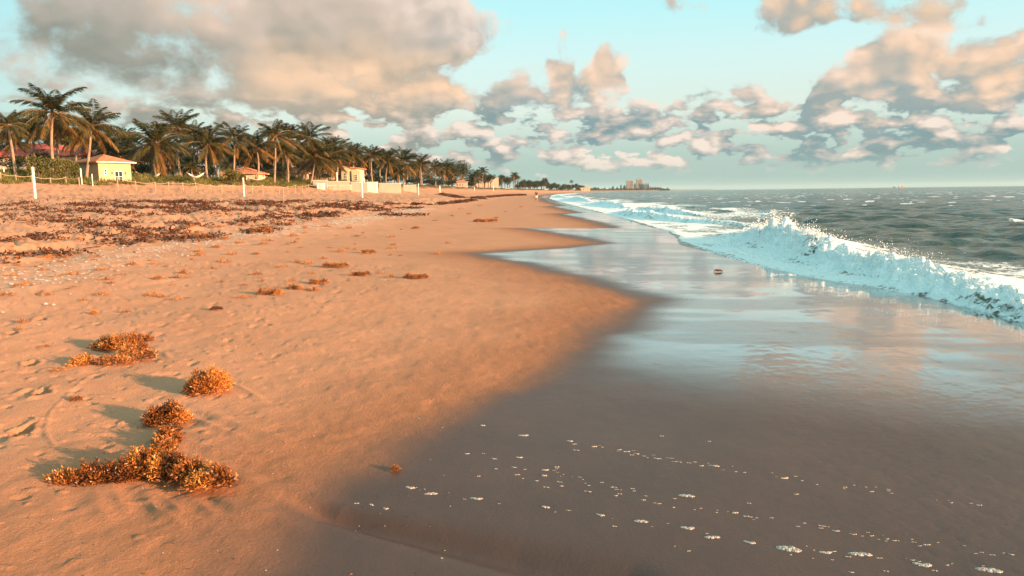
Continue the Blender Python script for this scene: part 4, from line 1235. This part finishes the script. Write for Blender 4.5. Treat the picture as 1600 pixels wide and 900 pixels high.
# ------------------------------------------------------------------ buildings
M_WHITE = simple('white_stucco', (0.52, 0.41, 0.32), .8, .12, .8)
M_CREAM = simple('cream_stucco', (0.60, 0.46, 0.27), .8, .12, .8)
M_YEL = simple('yellow_stucco', (0.52, 0.35, 0.20), .8, .10, 1.2)
M_OCHRE = simple('ochre_stucco', (0.42, 0.22, 0.09), .8, .15, 1.2)
M_PINK = simple('pink_stucco', (0.60, 0.38, 0.30), .8, .12, 1.0)
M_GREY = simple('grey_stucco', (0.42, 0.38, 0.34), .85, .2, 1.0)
M_TRIM = simple('white_paint', (0.70, 0.66, 0.60), .5, .06, 2.0)
M_WOOD = simple('weathered_wood', (0.38, 0.27, 0.17), .85, .3, 4.0, .3)
M_ROPE = simple('pale_rope', (0.50, 0.40, 0.28), .9, .2, 6.0)
M_GLASS, _nb, _p = material('window_glass'); _p.inputs['Base Color'].default_value = (.02, .03, .035, 1); _p.inputs['Roughness'].default_value = .08
def tiles(name, c1, c2):
    m, nb, p = material(name)
    o = nb.n.new('ShaderNodeTexCoord').outputs['Object']
    wv = nb.n.new('ShaderNodeTexWave'); wv.bands_direction = 'X'; nb.l.new(o, wv.inputs[0]); wv.inputs['Scale'].default_value = 1.3; wv.inputs['Distortion'].default_value = .4
    n = nb.noise(o, 2.5, 4, .6)
    c = nb.mix(nb.mr(n, .35, .65), c1, c2)
    nb.l.new(c, p.inputs['Base Color']); p.inputs['Roughness'].default_value = .75
    b = nb.n.new('ShaderNodeBump'); b.inputs['Strength'].default_value = .8; b.inputs['Distance'].default_value = .08
    nb.l.new(wv.outputs['Fac'], b.inputs['Height']); nb.l.new(b.outputs[0], p.inputs['Normal'])
    return m
M_TILE = tiles('orange_roof_tile', (0.48, 0.17, 0.08), (0.62, 0.27, 0.13))
M_RED = tiles('red_roof_tile', (0.52, 0.07, 0.05), (0.62, 0.12, 0.07))

def hip_roof(x0, x1, y0, y1, z, h, over=.4, th=.16, ridge=.5):
    m = MB(); x0 -= over; x1 += over; y0 -= over; y1 += over
    w_, d_ = x1 - x0, y1 - y0; k = min(w_, d_) / 2 * ridge * 2
    cx, cy = (x0 + x1) / 2, (y0 + y1) / 2
    if w_ > d_: a, b = (x0 + d_ / 2, cy, z + h), (x1 - d_ / 2, cy, z + h)
    else: a, b = (cx, y0 + w_ / 2, z + h), (cx, y1 - w_ / 2 + .01, z + h)
    c = [(x0, y0, z + th), (x1, y0, z + th), (x1, y1, z + th), (x0, y1, z + th)]
    if w_ > d_:
        m.quad(c[0], c[1], b, a); m.tri(c[1], c[2], b); m.quad(c[2], c[3], a, b); m.tri(c[3], c[0], a)
    else:
        m.tri(c[0], c[1], a); m.quad(c[1], c[2], b, a); m.tri(c[2], c[3], b); m.quad(c[3], c[0], a, b)
    lo = [(p[0], p[1], z) for p in c]
    for i in range(4): m.quad(lo[i], lo[(i + 1) % 4], c[(i + 1) % 4], c[i])
    m.quad(*lo[::-1])
    return m
def window(parent, x, z, w_, h, y, mull=(1, 1), face='y', door=False, nm=None):
    """framed window standing 3 cm proud of the wall; the wall faces -y (face 'y') or +x (face 'x')"""
    f = MB(); t = .09
    def B(m, a0, a1, z0, z1, d0, d1):
        if face == 'y': m.box(a0, a1, y - d1, y - d0, z0, z1)
        else: m.box(y + d0, y + d1, a0, a1, z0, z1)
    B(f, x - w_ / 2, x - w_ / 2 + t, z, z + h, .003, .07); B(f, x + w_ / 2 - t, x + w_ / 2, z, z + h, .003, .07)
    B(f, x - w_ / 2 + t, x + w_ / 2 - t, z + h - t, z + h, .003, .07); B(f, x - w_ / 2 + t, x + w_ / 2 - t, z, z + t, .003, .07)
    for k in range(mull[0]):
        xx = x - w_ / 2 + w_ * (k + 1) / (mull[0] + 1); B(f, xx - .035, xx + .035, z + t, z + h - t, .012, .06)
    for k in range(mull[1]):
        zz = z + h * (k + 1) / (mull[1] + 1); B(f, x - w_ / 2 + t, x + w_ / 2 - t, zz - .03, zz + .03, .014, .058)
    o = f.build(nm or ('door' if door else 'window'), M_TRIM, parent)
    g_ = MB(); B(g_, x - w_ / 2 + t * .5, x + w_ / 2 - t * .5, z + t * .5, z + h - t * .5, .006, .02)
    g_.build('pane', M_GLASS, o)
    return o
def site(px, Y, px_w, label, cat, name, rz=0, dz=0):
    p = at(px, 280, Y); p.z = gz(p.x, p.y) - .3 + dz
    return empty(name, p, rz, label=label, cat=cat), px_w * Y / F

# yellow cottage: front faces the beach (+x side seen in light), placed corner-on
yc_Y = 91
p0 = at(155, 280, yc_Y)
root = empty('beach_cottage', Vector((p0.x, p0.y, 3.55)), math.radians(60), label='small yellow beach cottage with an orange tiled hip roof', cat='cottage')
w_ = 4.2; d_ = 4.6; zt = 2.25
MB().box(0, w_, 0, d_, -1.6, zt).build('wall', M_YEL, root)
hip_roof(0, w_, 0, d_, zt, 1.15, .5).build('roof', M_TILE, root)
MB().box(-.45, w_ + .45, -.57, -.503, zt + .02, zt + .13).build('eave_board', M_TRIM, root)
window(root, .85, .75, .40, .75, 0, (0, 1)); window(root, 2.5, -.1, 1.1, 1.4, 0, (1, 1)).name = 'french_window'
for xx in (1.62, 3.35):
    MB().box(xx, xx + .14, -.16, -.004, .9, 1.2).build('wall_lamp', M_OCHRE, root, bevel=.02)
# big villa behind, red roofs
def villa(px, Y, W_, D_, H_, label, wall, roof, wins, rz=0, rh=1.6, zb=3.9, name='villa', chim=None):
    p = at(px, 280, Y)
    r = empty(name, Vector((p.x, p.y, zb)), rz, label=label, cat='house')
    MB().box(0, W_, 0, D_, -.8, H_).build('wall', wall, r)
    rf = hip_roof(0, W_, 0, D_, H_, rh, .6).build('roof', roof, r)
    if chim:
        cx_, cw, cz = chim; c = MB().box(cx_, cx_ + cw, D_ * .35, D_ * .35 + cw, H_, H_ + cz); c.box(cx_ - .15, cx_ + cw + .15, D_ * .35 - .15, D_ * .35 + cw + .15, H_ + cz + .003, H_ + cz + .25)
        c.build('chimney', wall, rf)
    for (x, z, ww, hh) in wins: window(r, x, z, ww, hh, 0, (1, 1))
    return r
villa(-30, 112, 15.3, 9, 3.9, 'large white villa with a bright red tiled roof and square chimney behind the tallest palm', M_WHITE, M_RED, [(2.5, 1, 1.2, 1.6), (5.5, 1, 1.2, 1.6), (8.5, 1, 1.2, 1.6), (11.2, 1, 1.6, 2.0), (13.6, 1, 1.0, 1.6)], 0, 2.2, chim=(9.6, 1.7, 4.4))
villa(96, 116, 8.2, 8, 3.4, 'lower white wing with a flat red-brown roof between the tallest palm and the cottage', M_WHITE, M_TILE, [(1.6, .8, 1.0, 1.8), (3.6, .8, 1.0, 1.8), (5.6, .8, 1.3, 1.8)], 0, .8, name='house_wing')
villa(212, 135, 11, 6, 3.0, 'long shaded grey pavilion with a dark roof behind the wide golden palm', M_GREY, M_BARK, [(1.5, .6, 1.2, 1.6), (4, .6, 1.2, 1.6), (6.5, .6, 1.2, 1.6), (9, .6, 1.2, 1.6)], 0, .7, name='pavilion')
villa(343, 138, 2.0, 2.0, 5.4, 'slim cream tower with a little pointed roof rising by the small orange roof', M_CREAM, M_TILE, [(1.0, 3.2, .6, 1.2)], .1, .9, name='tower_house')
villa(349, 122, 5.2, 5, 1.5, 'small pool house with an orange-red roof behind the bright low bush', M_CREAM, M_TILE, [(1.4, .2, .9, 1.0), (3.4, .2, .9, 1.0)], 0, 1.3, zb=3.6, name='pool_house')
villa(388, 160, 9.5, 8, 4.2, 'white house with a brown tiled roof half hidden by the middle palms', M_CREAM, M_TILE, [(1.5, .7, 1.2, 1.8), (4.2, .7, 1.6, 1.8), (7.2, .7, 1.2, 1.8)], 0, 1.3, name='house')
villa(433, 150, 5.0, 5, 2.0, 'low annex with a sloping orange roof right of the white house', M_WHITE, M_TILE, [(1.5, .4, 1, 1.1), (3.5, .4, 1, 1.1)], 0, 1.5, name='annex')
villa(458, 165, 2.6, 5, 4.2, 'narrow yellowish bay wall catching the sun among the palm trunks', M_CREAM, M_TILE, [(.8, .6, .7, 2.4), (1.8, .6, .7, 2.4)], .05, .5, name='bay_house')
r_ = villa(478, 176, 12.0, 9, 3.7, 'two-storey cream house with square bay at its right end beyond the pool terrace', M_WHITE, M_TILE, [(1.0, .5, .9, 2.2), (3.0, .5, .9, 2.2), (5.6, .8, 1.1, 1.6), (7.6, .8, 1.1, 1.6)], 0, .9, name='terrace_house')
MB().box(8.6, 10.4, -.9, -.004, -.8, 3.9).box(11.0, 12.9, -.9, -.004, -.8, 3.2).build('bay', M_CREAM, r_)
window(r_, 9.5, .8, .8, 1.9, -.9, (1, 2)); window(r_, 11.95, .8, .8, 1.5, -.9, (1, 2))

# terrace walls
def low_wall(px0, px1, Y, ztop, label, mat=M_WHITE, rz=0, th=.4, zb=None):
    a = at(px0, 290, Y); b = at(px1, 290, Y)
    L = b.x - a.x; g0 = (gz(a.x, Y) if zb is None else zb)
    zt_ = at((px0 + px1) / 2, ztop, Y).z
    o = empty('garden_wall', Vector((a.x, Y, g0 - .3)), rz, label=label, cat='wall', group='low pale garden walls on the beach edge')
    MB().box(0, L, 0, th, 0, zt_ - g0 + .3).build('wall', mat, o, bevel=.03)
    MB().box(-.06, L + .06, -.06, th + .06, zt_ - g0 + .303, zt_ - g0 + .40).build('coping', M_TRIM, o, bevel=.02)
    return o
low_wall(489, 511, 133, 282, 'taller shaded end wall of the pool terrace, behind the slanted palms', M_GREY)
low_wall(495, 505, 131, 287, 'small square white block before the pool terrace', M_TRIM, th=1.2)
low_wall(511, 548, 134, 290, 'long low cream wall of the pool terrace', M_WHITE)
low_wall(512, 546, 138, 284, 'upper terrace wall set back above the long low cream one', M_WHITE)
low_wall(548, 562, 138, 285, 'stepped white wall block right of the pool terrace')
low_wall(562, 574, 138, 286, 'pinkish wall section beside the tall white post', M_PINK)
low_wall(574, 589, 142, 285, 'brightest white gate wall block between two darker wall sections', M_TRIM, th=1.0)
low_wall(592, 626, 150, 287, 'long pinkish wall with a dark planted hollow before it', M_WHITE)
low_wall(630, 650, 175, 289.5, 'short distant wall right of the pale-trunked palm')
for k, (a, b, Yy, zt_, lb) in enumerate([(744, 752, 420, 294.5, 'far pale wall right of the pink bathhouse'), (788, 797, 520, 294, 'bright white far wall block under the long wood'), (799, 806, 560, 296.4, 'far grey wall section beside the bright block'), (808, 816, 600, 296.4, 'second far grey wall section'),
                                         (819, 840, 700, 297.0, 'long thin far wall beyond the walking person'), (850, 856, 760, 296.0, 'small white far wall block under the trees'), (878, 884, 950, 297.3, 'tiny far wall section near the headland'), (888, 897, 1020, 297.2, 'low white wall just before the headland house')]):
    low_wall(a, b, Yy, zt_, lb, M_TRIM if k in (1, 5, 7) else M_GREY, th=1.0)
bh = villa(711, 330, 5.2, 4, 2.2, 'little pink bathhouse with three dark openings at the foot of the trees', M_PINK, M_TILE, [(1.0, .2, .7, 1.4), (2.2, .2, .7, 1.4), (3.4, .2, .7, 1.4)], 0, .8, zb=gz(at(711, 290, 330).x, 330) - .2, name='bathhouse')
villa(735, 460, 8, 5, 5.2, 'far white house peeping out of the trees beyond the bathhouse', M_WHITE, M_WHITE, [(2, 3, 1, 1.2), (5, 3, 1, 1.2)], 0, .8, zb=4.0, name='far_house')
villa(749, 470, 12, 5, 6.8, 'long low pale roofed house in the wood beyond the bathhouse', M_WHITE, M_GREY, [(3, 4, 1, 1.2), (8, 4, 1, 1.2)], 0, .9, zb=4.0, name='long_house')
villa(904, 1180, 11, 8, 4.5, 'tiny flat pale house on the headland, left of its bigger neighbour', M_WHITE, M_WHITE, [(3, 1, 2, 2), (8, 1, 2, 2)], 0, .8, zb=2.5, name='headland_house')
villa(912.5, 1230, 10, 10, 6.5, 'peach coloured two-storey house at the tip of the headland', M_PINK, M_WHITE, [(2.5, 1, 1.6, 2), (6.5, 1, 1.6, 2), (2.5, 4, 1.6, 1.6), (6.5, 4, 1.6, 1.6)], 0, 1.6, zb=2.5, name='headland_house')

# ------------------------------------------------------------------ posts and rope fence
def post(px, ytop, ybase, label, wpx=5, mat=M_TRIM, Y=None, cap=True):
    p = hit(px, ybase) if Y is None else Vector((at(px, 290, Y).x, Y, 0))
    p.z = gz(p.x, p.y)
    zt_ = at(px, ytop, p.y).z; h = zt_ - p.z; r = wpx * p.y / F / 2.7
    o = empty('marker_post', p, label=label, cat='post', group='upright posts on the beach')
    MB().tube([(0, 0, -.3), (0, 0, h * .5), (0, 0, h)], [r, r, r], 12).build('shaft', mat, o, smooth=False)
    MB().tube([(0, 0, h + .002), (0, 0, h + r * .8)], [r * 1.2, r * .5], 12).build('cap', mat, o)
post(53.5, 262, 305.5, 'tall white round post standing alone on the sand at the left', 5.0, Y=56)
post(380.5, 278.5, 305, 'tall white post in front of the rope fence below the middle palms', 3.2, Y=86)
post(565.5, 277.5, 303.5, 'tall white post in front of the white gate walls', 3.0, Y=104)
post(442, 293, 318.5, 'thin bare wooden stake stuck in the trampled sand', 1.6, M_WOOD, Y=58)
post(569.5, 279, 291, 'short white post right behind the tall one by the gate walls', 2.0, Y=140)
post(653.5, 287.5, 302, 'white post beyond the low walls, left of two', 1.8, Y=150)
post(687, 291, 300.5, 'small white post farthest right along the dune foot', 2.2, Y=190)
post(8, 262, 272, 'stubby white gatepost at the left edge on the dune', 3.2, M_TRIM, Y=80)
post(128, 264, 275, 'stubby white garden pillar beside the cottage side wall', 3, M_TRIM, Y=84)
post(145, 272, 278, 'very short white bollard before the cottage side wall', 1.8, M_TRIM, Y=83)
post(527, 270, 283, 'white statue-like pillar on the pool terrace', 3, M_TRIM, Y=140)
post(741, 292, 300, 'far white post before the pale wall', 1.3, Y=300)
post(771, 290, 299, 'slim far white post under the long wood', 1.2, Y=360)

def rope_fence(pxs, label, h=1.15, qoff=-3.0, mat=M_WOOD):
    Ys = [Yrow(px) - np.interp(px, [100, 184, 400, 555], [6, 16, 22, 22]) for px in pxs]
    pts = []
    for px, Yy in zip(pxs, Ys):
        X_ = at(px, 290, Yy).x; pts.append(Vector((X_, Yy, gz(X_, Yy))))
    root = empty('rope_fence', pts[0], label=label, cat='fence')
    tops = []
    for k, p in enumerate(pts):
        hh = h * rnd.uniform(.9, 1.12) * (1.4 if k == 0 else 1); q = p - pts[0]; lx = rnd.uniform(-.05, .05)
        MB().tube([q + Vector((0, 0, -.3)), q + Vector((lx, 0, hh))], [.06, .055], 7).build('post', mat, root)
        tops.append(q + Vector((lx, -.08, hh - .12)))
    for a, b in zip(tops[:-1], tops[1:]):
        P_ = [a.lerp(b, t / 4) - Vector((0, 0, .10 * math.sin(math.pi * t / 4))) for t in range(5)]
        MB().tube(P_, [.022] * 5, 5).build('rope', M_ROPE, root)
rope_fence([184, 212, 243, 263, 286, 306, 329, 346, 363, 384, 394, 410, 424, 436, 449, 461, 472, 482, 500, 510, 519, 528, 537, 546, 555], 'long rope fence on wooden posts along the foot of the dune')
rope_fence([2, 26, 51, 80, 104, 124], 'low weathered rail fence on the grassy dune left of the cottage', .8)

# ------------------------------------------------------------------ hammocks
def hammock(px0, px1, ytop, ybot, Y, label):
    a = at(px0, ytop, Y); b = at(px1, ytop, Y); lo = at((px0 + px1) / 2, ybot, Y)
    base = Vector(((a.x + b.x) / 2, Y, gz((a.x + b.x) / 2, Y)))
    root = empty('hammock', base, label=label, cat='hammock', group='white hammocks slung between palms')
    L = b.x - a.x; sag = a.z - lo.z; n = 14; V = []; fcs = []
    for i in range(n + 1):
        t = i / n; x = (t - .5) * L * .8; z = lo.z - base.z + sag * .78 * (abs(2 * t - 1) ** 1.8)
        wv_ = .5 * math.sin(math.pi * (0.12 + 0.76 * t))
        for j in range(5):
            u = j / 4 - .5; V.append((x, u * 2 * wv_, z + .30 * (2 * u) ** 2 * wv_ * 1.2))
    for i in range(n):
        for j in range(4): fcs.append((i * 5 + j, i * 5 + j + 1, (i + 1) * 5 + j + 1, (i + 1) * 5 + j))
    m = MB(); m.v = V; m.f = fcs
    o = m.build('cloth', M_TRIM, root, smooth=True); md = o.modifiers.new('thick', 'SOLIDIFY'); md.thickness = .04
    for sg in (-1, 1):
        e = Vector((sg * L * .4, 0, lo.z - base.z + sag * .80)); t_ = Vector((sg * L * .5, 0, a.z - base.z))
        MB().tube([e, t_], [.03, .03], 5).build('rope', M_ROPE, root)
hammock(291, 321, 269, 278, 104, 'white hammock slung between palms right of the wide golden palm')
hammock(226, 252, 270, 279, 106, 'white hammock hanging in shade left of the wide golden palm trunk')
hammock(384, 418, 276, 282, 118, 'flat white hammock low behind the rope fence in the middle')

# ------------------------------------------------------------------ the person walking on the sand
def skin_body(name, joints, edges, mat, parent, root_i=0, sub=2):
    me = bpy.data.meshes.new(name); me.from_pydata([j[:3] for j in joints], edges, [])
    o = link(name, me, parent)
    md = o.modifiers.new('skin', 'SKIN'); me.skin_vertices[0].data[root_i].use_root = True
    for k, j in enumerate(joints): me.skin_vertices[0].data[k].radius = (j[3], j[3] * (j[4] if len(j) > 4 else 1))
    sm = o.modifiers.new('sub', 'SUBSURF'); sm.levels = sub; sm.render_levels = sub
    md.use_smooth_shade = True
    me.materials.append(mat)
    return o
M_SKIN = simple('skin', (0.45, 0.24, 0.15), .6, .08, 3); M_HAIR = simple('dark_hair', (.05, .03, .02), .6, .2, 9)
M_DARKTOP = simple('dark_shirt', (.03, .03, .035), .8, .2, 6); M_SHORTS = simple('white_shorts', (.78, .76, .72), .8, .08, 6)
pp = hit(838, 316)
pp = Vector((at(838, 300, 118).x, 118, 0)); pp.z = gz(pp.x, pp.y)
# mid-stride, walking towards the camera: local -y is forward
J = [(0, 0, .95, .13, .8), (0, 0, 1.15, .12, .8), (0, 0, 1.36, .145, .7), (0, 0, 1.48, .06), (0, -.01, 1.56, .055), (0, -.02, 1.64, .085, 1.1), (0, -.01, 1.72, .075),
     (.09, 0, .88, .09), (.10, -.10, .50, .062), (.10, -.02, .10, .04), (.11, -.16, .04, .035), (-.09, 0, .88, .09), (-.10, .06, .50, .062), (-.10, .24, .14, .04), (-.10, .16, .04, .035),
     (.20, 0, 1.40, .055), (.26, .10, 1.14, .042), (.25, -.02, .92, .032), (-.20, 0, 1.40, .055), (-.26, -.06, 1.14, .042), (-.25, -.20, .95, .032)]
E = [(0, 1), (1, 2), (2, 3), (3, 4), (4, 5), (5, 6), (0, 7), (7, 8), (8, 9), (9, 10), (0, 11), (11, 12), (12, 13), (13, 14), (2, 15), (15, 16), (16, 17), (2, 18), (18, 19), (19, 20)]
# hands: five short fingers each
for base, sg in ((17, 1), (20, -1)):
    bx_, by_, bz_ = J[base][:3]
    pi = len(J); J.append((bx_, by_ - .02, bz_ - .07, .030, .6)); E.append((base, pi))
    for f_, (dy, L) in enumerate([(-.035, .065), (-.012, .08), (.012, .075), (.032, .06)]):
        k = len(J); J.append((bx_, by_ - .02 + dy, bz_ - .11, .009)); J.append((bx_ - sg * .012, by_ - .02 + dy - .006, bz_ - .11 - L * .6, .008)); E += [(pi, k), (k, k + 1)]
    k = len(J); J.append((bx_ - sg * .02, by_ - .06, bz_ - .075, .011)); J.append((bx_ - sg * .025, by_ - .075, bz_ - .11, .009)); E += [(pi, k), (k, k + 1)]
person = empty('person', pp, math.radians(12), label='person in a dark top and white shorts walking on the sand near the water', cat='person')
skin_body('body', J, E, M_SKIN, person)
skin_body('top', [(0, 0, .98, .155, .85), (0, 0, 1.15, .145, .85), (0, 0, 1.37, .165, .72), (0, 0, 1.46, .09), (.19, 0, 1.41, .075), (.235, .05, 1.26, .062), (-.19, 0, 1.41, .075), (-.235, -.03, 1.26, .062)],
          [(0, 1), (1, 2), (2, 3), (2, 4), (4, 5), (2, 6), (6, 7)], M_DARKTOP, person)
skin_body('shorts', [(0, 0, .95, .16, .85), (.09, -.01, .84, .11), (.10, -.07, .62, .098), (-.09, 0, .84, .11), (-.10, .04, .62, .098)], [(0, 1), (1, 2), (0, 3), (3, 4)], M_SHORTS, person)
skin_body('hair', [(0, .03, 1.70, .085), (0, .05, 1.62, .07), (0, .06, 1.50, .05)], [(0, 1), (1, 2)], M_HAIR, person)
fm_ = MB()
for sg in (-1, 1): fm_.tube([(sg * .032, -.112, 1.655), (sg * .032, -.122, 1.655)], [.012, .008], 6)
fm_.build('eyes', M_HAIR, person)
MB().tube([(0, -.10, 1.66), (0, -.128, 1.63), (0, -.105, 1.62)], [.010, .014, .008], 6).build('nose', M_SKIN, person)
MB().tube([(-.025, -.108, 1.592), (0, -.114, 1.59), (.025, -.108, 1.592)], [.004, .006, .004], 5).build('mouth', M_PINK, person)

# ------------------------------------------------------------------ far city and ships
M_TOWERA = simple('tower_warm', (0.30, 0.215, 0.17), .8, .1, .02); M_TOWERB = simple('tower_grey', (0.26, 0.25, 0.23), .8, .1, .02); M_TOWERC = simple('tower_dark', (0.10, 0.12, 0.12), .8, .1, .02)
CITYY = 4000; K = CITYY / F
def tower(x0, x1, ytop, label, mat, back=0, strips=4, crown=None):
    Yt = CITYY + back; k = Yt / F
    a = at(x0, 297, Yt); W_ = (x1 - x0) * k; zt_ = at((x0 + x1) / 2, ytop, Yt).z
    o = empty('tower_block', Vector((a.x, Yt, 2.0)), math.radians(rnd.uniform(-6, 2)), label=label, cat='building', group='tower blocks of the far city')
    D_ = W_ * .8; H_ = zt_ - 2
    MB().box(0, W_, 0, D_, -4, H_).build('wall', mat, o)
    nf = int(H_ / 7)
    b = MB()
    for j in range(strips):
        xx = W_ * (j + .22) / strips
        for f_ in range(nf):
            z = 4 + f_ * 7
            if z + 4 > H_: break
            b.box(xx, xx + W_ / strips * .55, -.5, -.05, z, z + 3.6)
    if nf: b.build('window_bands', M_GLASS, o)
    cw = crown or .4
    MB().box(W_ * .3, W_ * (.3 + cw), D_ * .2, D_ * .6, H_ + .02, H_ + 6).build('roof_housing', mat, o)
tower(979, 984, 283.2, 'left half of the far city\'s wide salmon twin block', M_TOWERA, 0, 3)
tower(984.4, 989, 283, 'right half of the far city\'s wide salmon twin block', M_TOWERA, 30, 3)
tower(994, 997.4, 279.5, 'tallest dark slab in the far city', M_TOWERB, 0, 2)
tower(997.6, 1003.4, 280.5, 'tall pale block attached to the tallest dark slab', M_TOWERA, 20, 3)
tower(990, 993.8, 287.8, 'grey mid-rise between the twin block and the tallest slab', M_TOWERC, 60, 2)
tower(1003.6, 1005.4, 287, 'slim pale block right of the tallest pair', M_TOWERB, 10, 1)
tower(1005.8, 1007.6, 288.6, 'second slim block right of the tallest pair', M_TOWERA, 10, 1)
tower(1008.4, 1011, 287.3, 'dark narrow block near the right end of the far city', M_TOWERC, 0, 1)
tower(1011.4, 1014, 287.6, 'dark narrow block, neighbour to the one near the right end', M_TOWERC, 10, 1)
tower(1014.6, 1017.6, 291.4, 'last low block at the right end of the far city', M_TOWERB, 0, 1)
tower(969, 971.6, 290.2, 'grey low-rise left of the twin block', M_TOWERC, 50, 1)
tower(974, 978, 290.7, 'broader grey low-rise touching the left of the twin block', M_TOWERC, 60, 2)
tower(956, 959.4, 292.2, 'leftmost low-rise of the far city', M_TOWERC, 90, 1)
tower(963, 965.6, 293.2, 'second lowest block from the left of the far city', M_TOWERC, 80, 1)
# far shore trees
def far_wood():
    r = np.random.RandomState(77)
    V = []; T = []
    xs_ = np.concatenate([np.random.RandomState(1).uniform(922, 1046, 900), np.random.RandomState(2).uniform(1019, 1032, 260), np.random.RandomState(4).uniform(926, 933, 120)])
    for px in xs_:
        Yt = CITYY - 60 + r.rand() * 50; a = at(px, 297, Yt)
        top = np.interp(px, [922, 926, 929, 933, 950, 980, 1015, 1020, 1024, 1030, 1036, 1046], [295.9, 295.0, 294.4, 295.9, 296.3, 296.0, 295.8, 295.2, 294.2, 295.0, 296.6, 297.4])
        zt_ = max(4, at(px, top, Yt).z); z = 1 + r.rand() * (zt_ - 1); c = np.array([a.x, Yt, z])
        d = r.normal(size=(3, 3)) * 5
        V.append([c + d[0], c + d[1], c + d[2], c + d[0] * -1]); T.append(r.rand() * .6)
    return tri_mesh('far_wood', np.array(V), np.array(T), M_LEAF)
tag(link('far_wood', far_wood()), kind='stuff', label='low dark far-off wood along the shore below the distant city', cat='trees')

M_HULL = simple('ship_red', (0.60, 0.10, 0.06), .6, .1, .5)
Yb = 2300; sp = at(1408, 291, Yb); sp.z = .1
ship = empty('ship', sp, math.radians(15), label='small red and white ship on the horizon at the right', cat='ship')
hb = MB()
prof = [(-11, .0, 3.2), (-9, 2.3, 2.2), (0, 2.8, 1.9), (7, 2.3, 2.4), (11, .0, 3.6)]
for (x0, w0, h0), (x1, w1, h1) in zip(prof[:-1], prof[1:]):
    for sg in (-1, 1): hb.quad((x0, sg * w0, h0), (x1, sg * w1, h1), (x1 * .9, sg * w1 * .6, -1), (x0 * .9, sg * w0 * .6, -1))
    hb.quad((x0, -w0, h0), (x1, -w1, h1), (x1, w1, h1), (x0, w0, h0))
hb.build('hull', M_HULL, ship)
MB().box(-2, 5, -1.8, 1.8, 2.2, 5.2).box(-.5, 3, -1.5, 1.5, 5.203, 8.0).build('deckhouse', M_HULL, ship, bevel=.1)
MB().box(-4.6, -2.6, -.9, .9, 2.0, 7.5).build('funnel', M_TRIM, ship, bevel=.1)
MB().tube([(1, 0, 8.0), (1, 0, 12)], [.25, .12], 6).build('mast', M_TRIM, ship)
MB().tube([(8, 0, 2.6), (8, 0, 7)], [.3, .15], 6).build('derrick', M_TRIM, ship)
bp = at(1397, 292, 2500); bp.z = .1
boat = empty('boat', bp, 0, label='tiny dark boat just left of the red ship', cat='boat')
MB().prism([(-5, 2.2), (-4, -.5), (4, -.5), (5.5, 2.6), (0, 1.8)], -1.6, 1.6).build('hull', M_TOWERC, boat)
MB().box(-1.5, 1.5, -1.2, 1.2, 1.9, 4.4).build('cabin', M_TOWERC, boat, bevel=.08)

# ------------------------------------------------------------------ thin sea air
hm = bpy.data.materials.new('haze'); hm.use_nodes = True
for n in list(hm.node_tree.nodes): hm.node_tree.nodes.remove(n)
pv = hm.node_tree.nodes.new('ShaderNodeVolumePrincipled'); ho = hm.node_tree.nodes.new('ShaderNodeOutputMaterial')
pv.inputs['Color'].default_value = (.50, .74, .84, 1); pv.inputs['Density'].default_value = 0.00005; pv.inputs['Anisotropy'].default_value = 0.0
hm.node_tree.links.new(pv.outputs[0], ho.inputs['Volume'])
hz_ = MB().box(-12000, 32000, -200, 32000, -12, 135).build('haze', hm)
tag(hz_, kind='stuff', label='thin pale sea haze over the whole coast', cat='haze')
